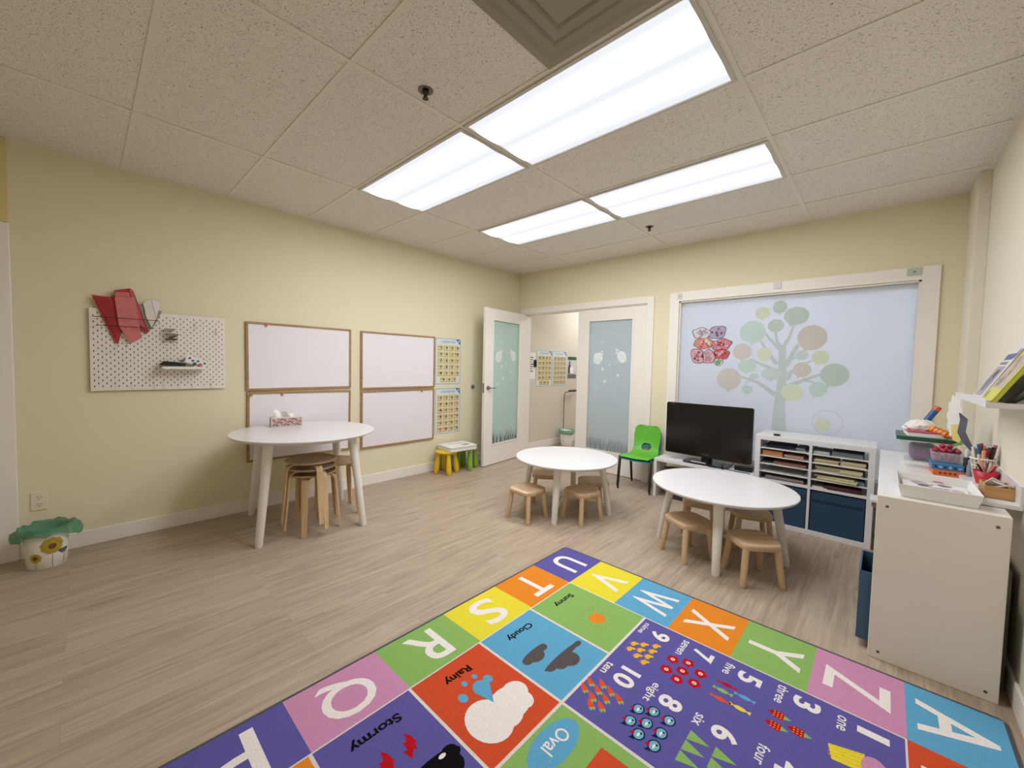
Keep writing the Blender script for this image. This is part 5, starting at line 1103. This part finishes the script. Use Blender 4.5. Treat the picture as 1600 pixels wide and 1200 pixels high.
for L_, (col, i, j) in LT_.items():
    rc(US[i], US[i + 1], VS[j], VS[j + 1], col, 1)
    cu, cv = (US[i] + US[i + 1]) / 2, (VS[j] + VS[j + 1]) / 2
    wd = {'I': 0.04, 'W': 0.205, 'M': 0.20, 'Q': 0.20, 'O': 0.19, 'A': 0.19, 'U': 0.145}.get(L_, 0.155)
    G_(L_, cu + (0.0 if L_ != 'U' else -0.005), cv + 0.0, wd, 0.205, 'white2', 3, 0.012)
# inner field
rc(0.372, 2.60, 0.292, 1.722, 'white', 1)
g_ = 0.006
rc(0.372 + g_, 0.735, 0.292 + g_, 0.762 - g_, 'green', 2); rc(0.735 + 2 * g_, 1.100, 0.292 + g_, 0.762 - g_, 'blue', 2)
rc(1.100 + 2 * g_, 1.475, 0.292 + g_, 0.762 - g_, 'red', 2); rc(1.475 + 2 * g_, 1.850, 0.292 + g_, 0.762 - g_, 'indigo', 2)
rc(1.850 + 2 * g_, 2.22, 0.292 + g_, 0.762 - g_, 'orange', 2); rc(2.22 + 2 * g_, 2.60 - g_, 0.292 + g_, 0.762 - g_, 'pink', 2)
rc(0.372 + g_, 1.100, 0.762 + g_, 1.722 - g_, 'indigo', 2); rc(1.100 + 2 * g_, 1.850, 0.762 + g_, 1.722 - g_, 'green', 2); rc(1.85 + 2 * g_, 2.60 - g_, 0.762 + g_, 1.722 - g_, 'blue', 2)
G_('Sunny', 0.547, 0.372, 0.155, 0.044, 'black', 4, 0.03); G_('Cloudy', 0.915, 0.374, 0.165, 0.046, 'black', 4, 0.03); G_('Rainy', 1.300, 0.372, 0.130, 0.048, 'black', 4, 0.03); G_('Stormy', 1.665, 0.370, 0.190, 0.050, 'black', 4, 0.03)
P_(ell(0.557, 0.588, 0.046, 0.040), 'orange', 5)
for k in range(18):
    a_ = 2 * math.pi * k / 18 + 0.1; d1, d2 = 0.062, 0.105 + 0.012 * (k % 2); c_, s_ = math.cos(a_), math.sin(a_)
    P_([(0.557 + d1 * c_ - 0.0018 * s_, 0.588 + d1 * s_ + 0.0018 * c_), (0.557 + d1 * c_ + 0.0018 * s_, 0.588 + d1 * s_ - 0.0018 * c_), (0.557 + d2 * c_, 0.588 + d2 * s_)], 'ray', 4)
def cloud(parts, col, lay):
    for n_, (u, v, a_, b_) in enumerate(parts): P_(ell(u, v, a_, b_, 24), col, lay + n_ * 0.15)
cloud([(0.97, 0.512, 0.072, 0.012), (0.985, 0.535, 0.046, 0.034), (0.925, 0.522, 0.028, 0.020), (1.035, 0.53, 0.026, 0.022)], 'cloudgrey', 4)
cloud([(0.90, 0.620, 0.130, 0.016), (0.892, 0.655, 0.046, 0.038), (0.945, 0.645, 0.034, 0.026), (0.79, 0.622, 0.026, 0.014), (0.99, 0.628, 0.03, 0.018)], 'cloudgrey', 4)
cloud([(1.355, 0.62, 0.085, 0.095), (1.245, 0.62, 0.085, 0.072), (1.195, 0.60, 0.055, 0.050), (1.29, 0.655, 0.06, 0.05), (1.20, 0.645, 0.04, 0.045)], 'white2', 4)
for u, v, q in ((1.226, 0.478, 0.022), (1.257, 0.430, 0.013), (1.311, 0.430, 0.014), (1.360, 0.480, 0.022)): P_(ell(u, v, q * 0.85, q, 16), 'blue', 6)
P_([(1.274 + 0.036 * math.cos(R(t_)), 0.492 + 0.038 * math.sin(R(t_))) for t_ in range(-200, 25, 15)] + [(1.290, 0.578)], 'blue', 6.5)
def bolt(u, v, s_): P_([(u + s_ * a_, v + s_ * b_) for a_, b_ in [(0, 0), (0.10, 0.35), (0.22, 0.30), (0.24, 0.62), (0.38, 0.58), (0.30, 1.0), (0.05, 0.72), (0.0, 0.88), (-0.10, 0.55), (-0.16, 0.66), (-0.12, 0.25)]], 'crimson', 5)
bolt(1.600, 0.445, 0.10); bolt(1.690, 0.447, 0.11)
cloud([(1.60, 0.622, 0.105, 0.035), (1.56, 0.65, 0.05, 0.045), (1.66, 0.66, 0.06, 0.055), (1.53, 0.612, 0.030, 0.026)], 'black', 4); P_(ell(1.556, 0.606, 0.014, 0.008, 12), 'white2', 6)
# numbers
for s_, u, v, wd, ht in (('nine', 0.460, 0.795, 0.093, 0.026), ('ten', 0.822, 0.795, 0.075, 0.030), ('seven', 0.463, 0.981, 0.118, 0.026), ('eight', 0.813, 0.985, 0.112, 0.042), ('five', 0.457, 1.174, 0.078, 0.036), ('six', 0.813, 1.166, 0.060, 0.036), ('three', 0.456, 1.364, 0.115, 0.036), ('one', 0.453, 1.548, 0.080, 0.026), ('four', 0.803, 1.364, 0.090, 0.036), ('two', 0.803, 1.548, 0.075, 0.032)):
    G_(s_, u, v, wd, ht, 'white2', 4, 0.01)
for s_, u, v, wd in (('9', 0.462, 0.876, 0.062), ('10', 0.816, 0.880, 0.110), ('7', 0.452, 1.066, 0.060), ('8', 0.813, 1.062, 0.062), ('5', 0.457, 1.252, 0.062), ('6', 0.813, 1.252, 0.062), ('3', 0.446, 1.444, 0.062), ('1', 0.440, 1.634, 0.034), ('4', 0.803, 1.444, 0.066), ('2', 0.803, 1.634, 0.064)):
    G_(s_, u, v, wd, 0.086, 'white2', 4, 0.03)
def blob(u, v, a_, b_, col, lay=4, an=0.0, wob=0.0, k=3): P_(ell(u, v, a_, b_, 14, an, wob, k), col, lay)
for u, v in ((0.645, 0.812), (0.600, 0.810), (0.575, 0.845), (0.620, 0.850), (0.665, 0.855), (0.545, 0.890), (0.590, 0.892), (0.635, 0.893), (0.680, 0.895)):
    blob(u, v, 0.018, 0.011, 'gold'); blob(u - 0.012, v + 0.012, 0.007, 0.008, 'gold', 5); P_([(u - 0.006, v - 0.01), (u + 0.002, v - 0.01), (u - 0.002, v - 0.020)], 'orange', 5); P_([(u + 0.006, v - 0.01), (u + 0.014, v - 0.01), (u + 0.010, v - 0.020)], 'orange', 5)
for u, v in ((0.94, 0.785), (0.985, 0.785), (0.915, 0.825), (0.955, 0.828), (1.00, 0.830), (1.035, 0.845), (0.925, 0.868), (0.97, 0.872), (1.015, 0.878), (0.935, 0.910), (0.98, 0.915), (1.045, 0.900))[:10]:
    def K_(pp): return [(u + (a_ * 0.77 + b_ * 0.64) * 1.15, v + (-a_ * 0.64 + b_ * 0.77) * 1.15) for a_, b_ in pp]
    P_(K_([(-0.009, 0.014), (0.009, 0.014), (0.010, 0.0), (0.0, -0.026), (-0.010, 0.0)]), 'coral', 4); P_(K_([(-0.012, 0.012), (-0.006, 0.026), (0, 0.018), (0.006, 0.026), (0.012, 0.012)]), 'green', 5)
for u, v in ((0.572, 0.979), (0.546, 1.036), (0.651, 0.982), (0.612, 1.035), (0.573, 1.096), (0.675, 1.035), (0.645, 1.094)):
    blob(u, v, 0.026, 0.024, 'crimson', 4, 0, 0.14, 5); blob(u, v, 0.009, 0.009, 'white2', 5); blob(u, v, 0.005, 0.005, 'orange', 6)
for u, v in ((0.926, 0.986), (0.896, 1.033), (0.995, 0.987), (0.963, 1.035), (0.894, 1.090), (1.025, 1.033), (0.965, 1.089), (1.029, 1.091)):
    blob(u, v, 0.026, 0.022, 'navy', 4); blob(u, v, 0.021, 0.017, 'fishblue', 5); P_([(u + 0.018, v - 0.014), (u + 0.034, v - 0.022), (u + 0.03, v + 0.0)], 'navy', 5); P_([(u - 0.004, v - 0.016), (u + 0.008, v - 0.030), (u + 0.014, v - 0.012)], 'crimson', 5.5); blob(u - 0.008, v + 0.006, 0.004, 0.004, 'navy', 6); blob(u + 0.002, v + 0.0, 0.010, 0.004, 'white2', 6)
for (u, v, c_) in ((0.560, 1.195, 'crimson'), (0.605, 1.190, 'green'), (0.655, 1.195, 'coral'), (0.580, 1.262, 'blue'), (0.650, 1.262, 'yellow')):
    blob(u, v, 0.011, 0.022, c_); P_([(u, v + 0.018), (u - 0.010, v + 0.036), (u + 0.010, v + 0.036)], c_, 5); P_([(u, v - 0.018), (u + 0.010, v - 0.036), (u - 0.010, v - 0.036)], c_, 5)
def tree(u, v):
    for q in (0, 1): P_([(u - 0.034, v + 0.026 * q), (u + 0.034, v + 0.026 * q), (u, v + 0.045 + 0.026 * q)], 'green', 4 + q)
for u, v in ((0.90, 1.178), (0.952, 1.178), (1.004, 1.178), (0.905, 1.262), (0.957, 1.262), (1.009, 1.262)): P_([(u - 0.024, v - 0.018), (u + 0.024, v - 0.018), (u, v + 0.052)], 'green', 4)
for u, v in ((0.578, 1.375), (0.640, 1.375), (0.612, 1.440)):
    P_([(u, v - 0.036), (u + 0.020, v - 0.010), (u + 0.020, v + 0.014), (u, v + 0.020), (u - 0.020, v + 0.014), (u - 0.020, v - 0.010)], 'crimson', 4)
    P_([(u - 0.012, v + 0.016), (u, v + 0.040), (u + 0.012, v + 0.016)], 'green', 5)
    for a_ in range(9): blob(u - 0.012 + 0.012 * (a_ % 3), v - 0.014 + 0.011 * (a_ // 3), 0.0018, 0.003, 'yellow', 5)
P_([(0.555, 1.615), (0.640, 1.620), (0.655, 1.535), (0.590, 1.520)], 'yellow', 4); blob(0.600, 1.640, 0.050, 0.034, 'pink', 4.5)
for k in range(4): P_([(0.560 + 0.02 * k, 1.615), (0.563 + 0.02 * k, 1.615), (0.597 + 0.014 * k, 1.524), (0.594 + 0.014 * k, 1.524)], 'gold', 5)
for u, v in ((0.93, 1.39), (0.99, 1.39), (0.93, 1.46), (0.99, 1.46)): blob(u, v, 0.026, 0.022, 'red', 4, 0, 0.08, 2)
for u, v in ((0.93, 1.60), (1.0, 1.60)): blob(u, v, 0.03, 0.03, 'orange')
P_(ell(1.262, 0.842, 0.125, 0.060, 32), 'blue', 4); G_('Oval', 1.250, 0.842, 0.115, 0.050, 'white2', 5, 0.01)
P_([(1.160, 0.965), (1.36, 0.965), (1.36, 1.12), (1.160, 1.12)], 'red', 4)
P_([(1.50, 0.80), (1.72, 0.80), (1.61, 0.98)], 'pink', 4); P_(ell(1.60, 1.25, 0.09, 0.09), 'yellow', 4); P_([(1.2, 1.3), (1.42, 1.3), (1.42, 1.42), (1.2, 1.42)], 'indigo', 4)
o = rg.build('alphabet_rug', RM, None, (2.318, -2.010, 0.0005))
tag(o, 'colourful alphabet and weather rug on the wooden floor', 'rug')

# ------------------------------------------------------------------ pieces of a part hang under that part
SUB = {'glazing_bead': 'leaf', 'handle': 'leaf', 'hinge': 'leaf', 'strike_plate': 'leaf', 'flower_and_insect_decals': 'pane', 'grass_decal': 'pane', 'socket': 'plate', 'rubber': 'plate',
       'screw': 'end_panel', 'seam': 'box', 'lettering': 'bezel', 'cover_print': 'cover', 'print': 'sheet', 'lines': 'sheet', 'fold': 'sheet', 'slots': 'board', 'hook': 'board', 'flower_print': 'body',
       'lid_print': 'lid', 'pattern': 'box', 'marks': 'box', 'clip': 'frame', 'crayon_marks': 'paper', 'pictures': 'card', 'deflector': 'body', 'grip': 'rail', 'foot': 'rail'}
for root in [o for o in bpy.data.objects if o.parent is None and o.type == 'EMPTY']:
    kids = list(root.children)
    subs = [c_ for c_ in kids if SUB.get(c_.name.split('.')[0]) and any(k.name.split('.')[0] == SUB[c_.name.split('.')[0]] for k in kids)]
    if len(kids) - len(subs) < 2: continue
    for ch in subs:
        ch.parent = next(k for k in kids if k.name.split('.')[0] == SUB[ch.name.split('.')[0]])
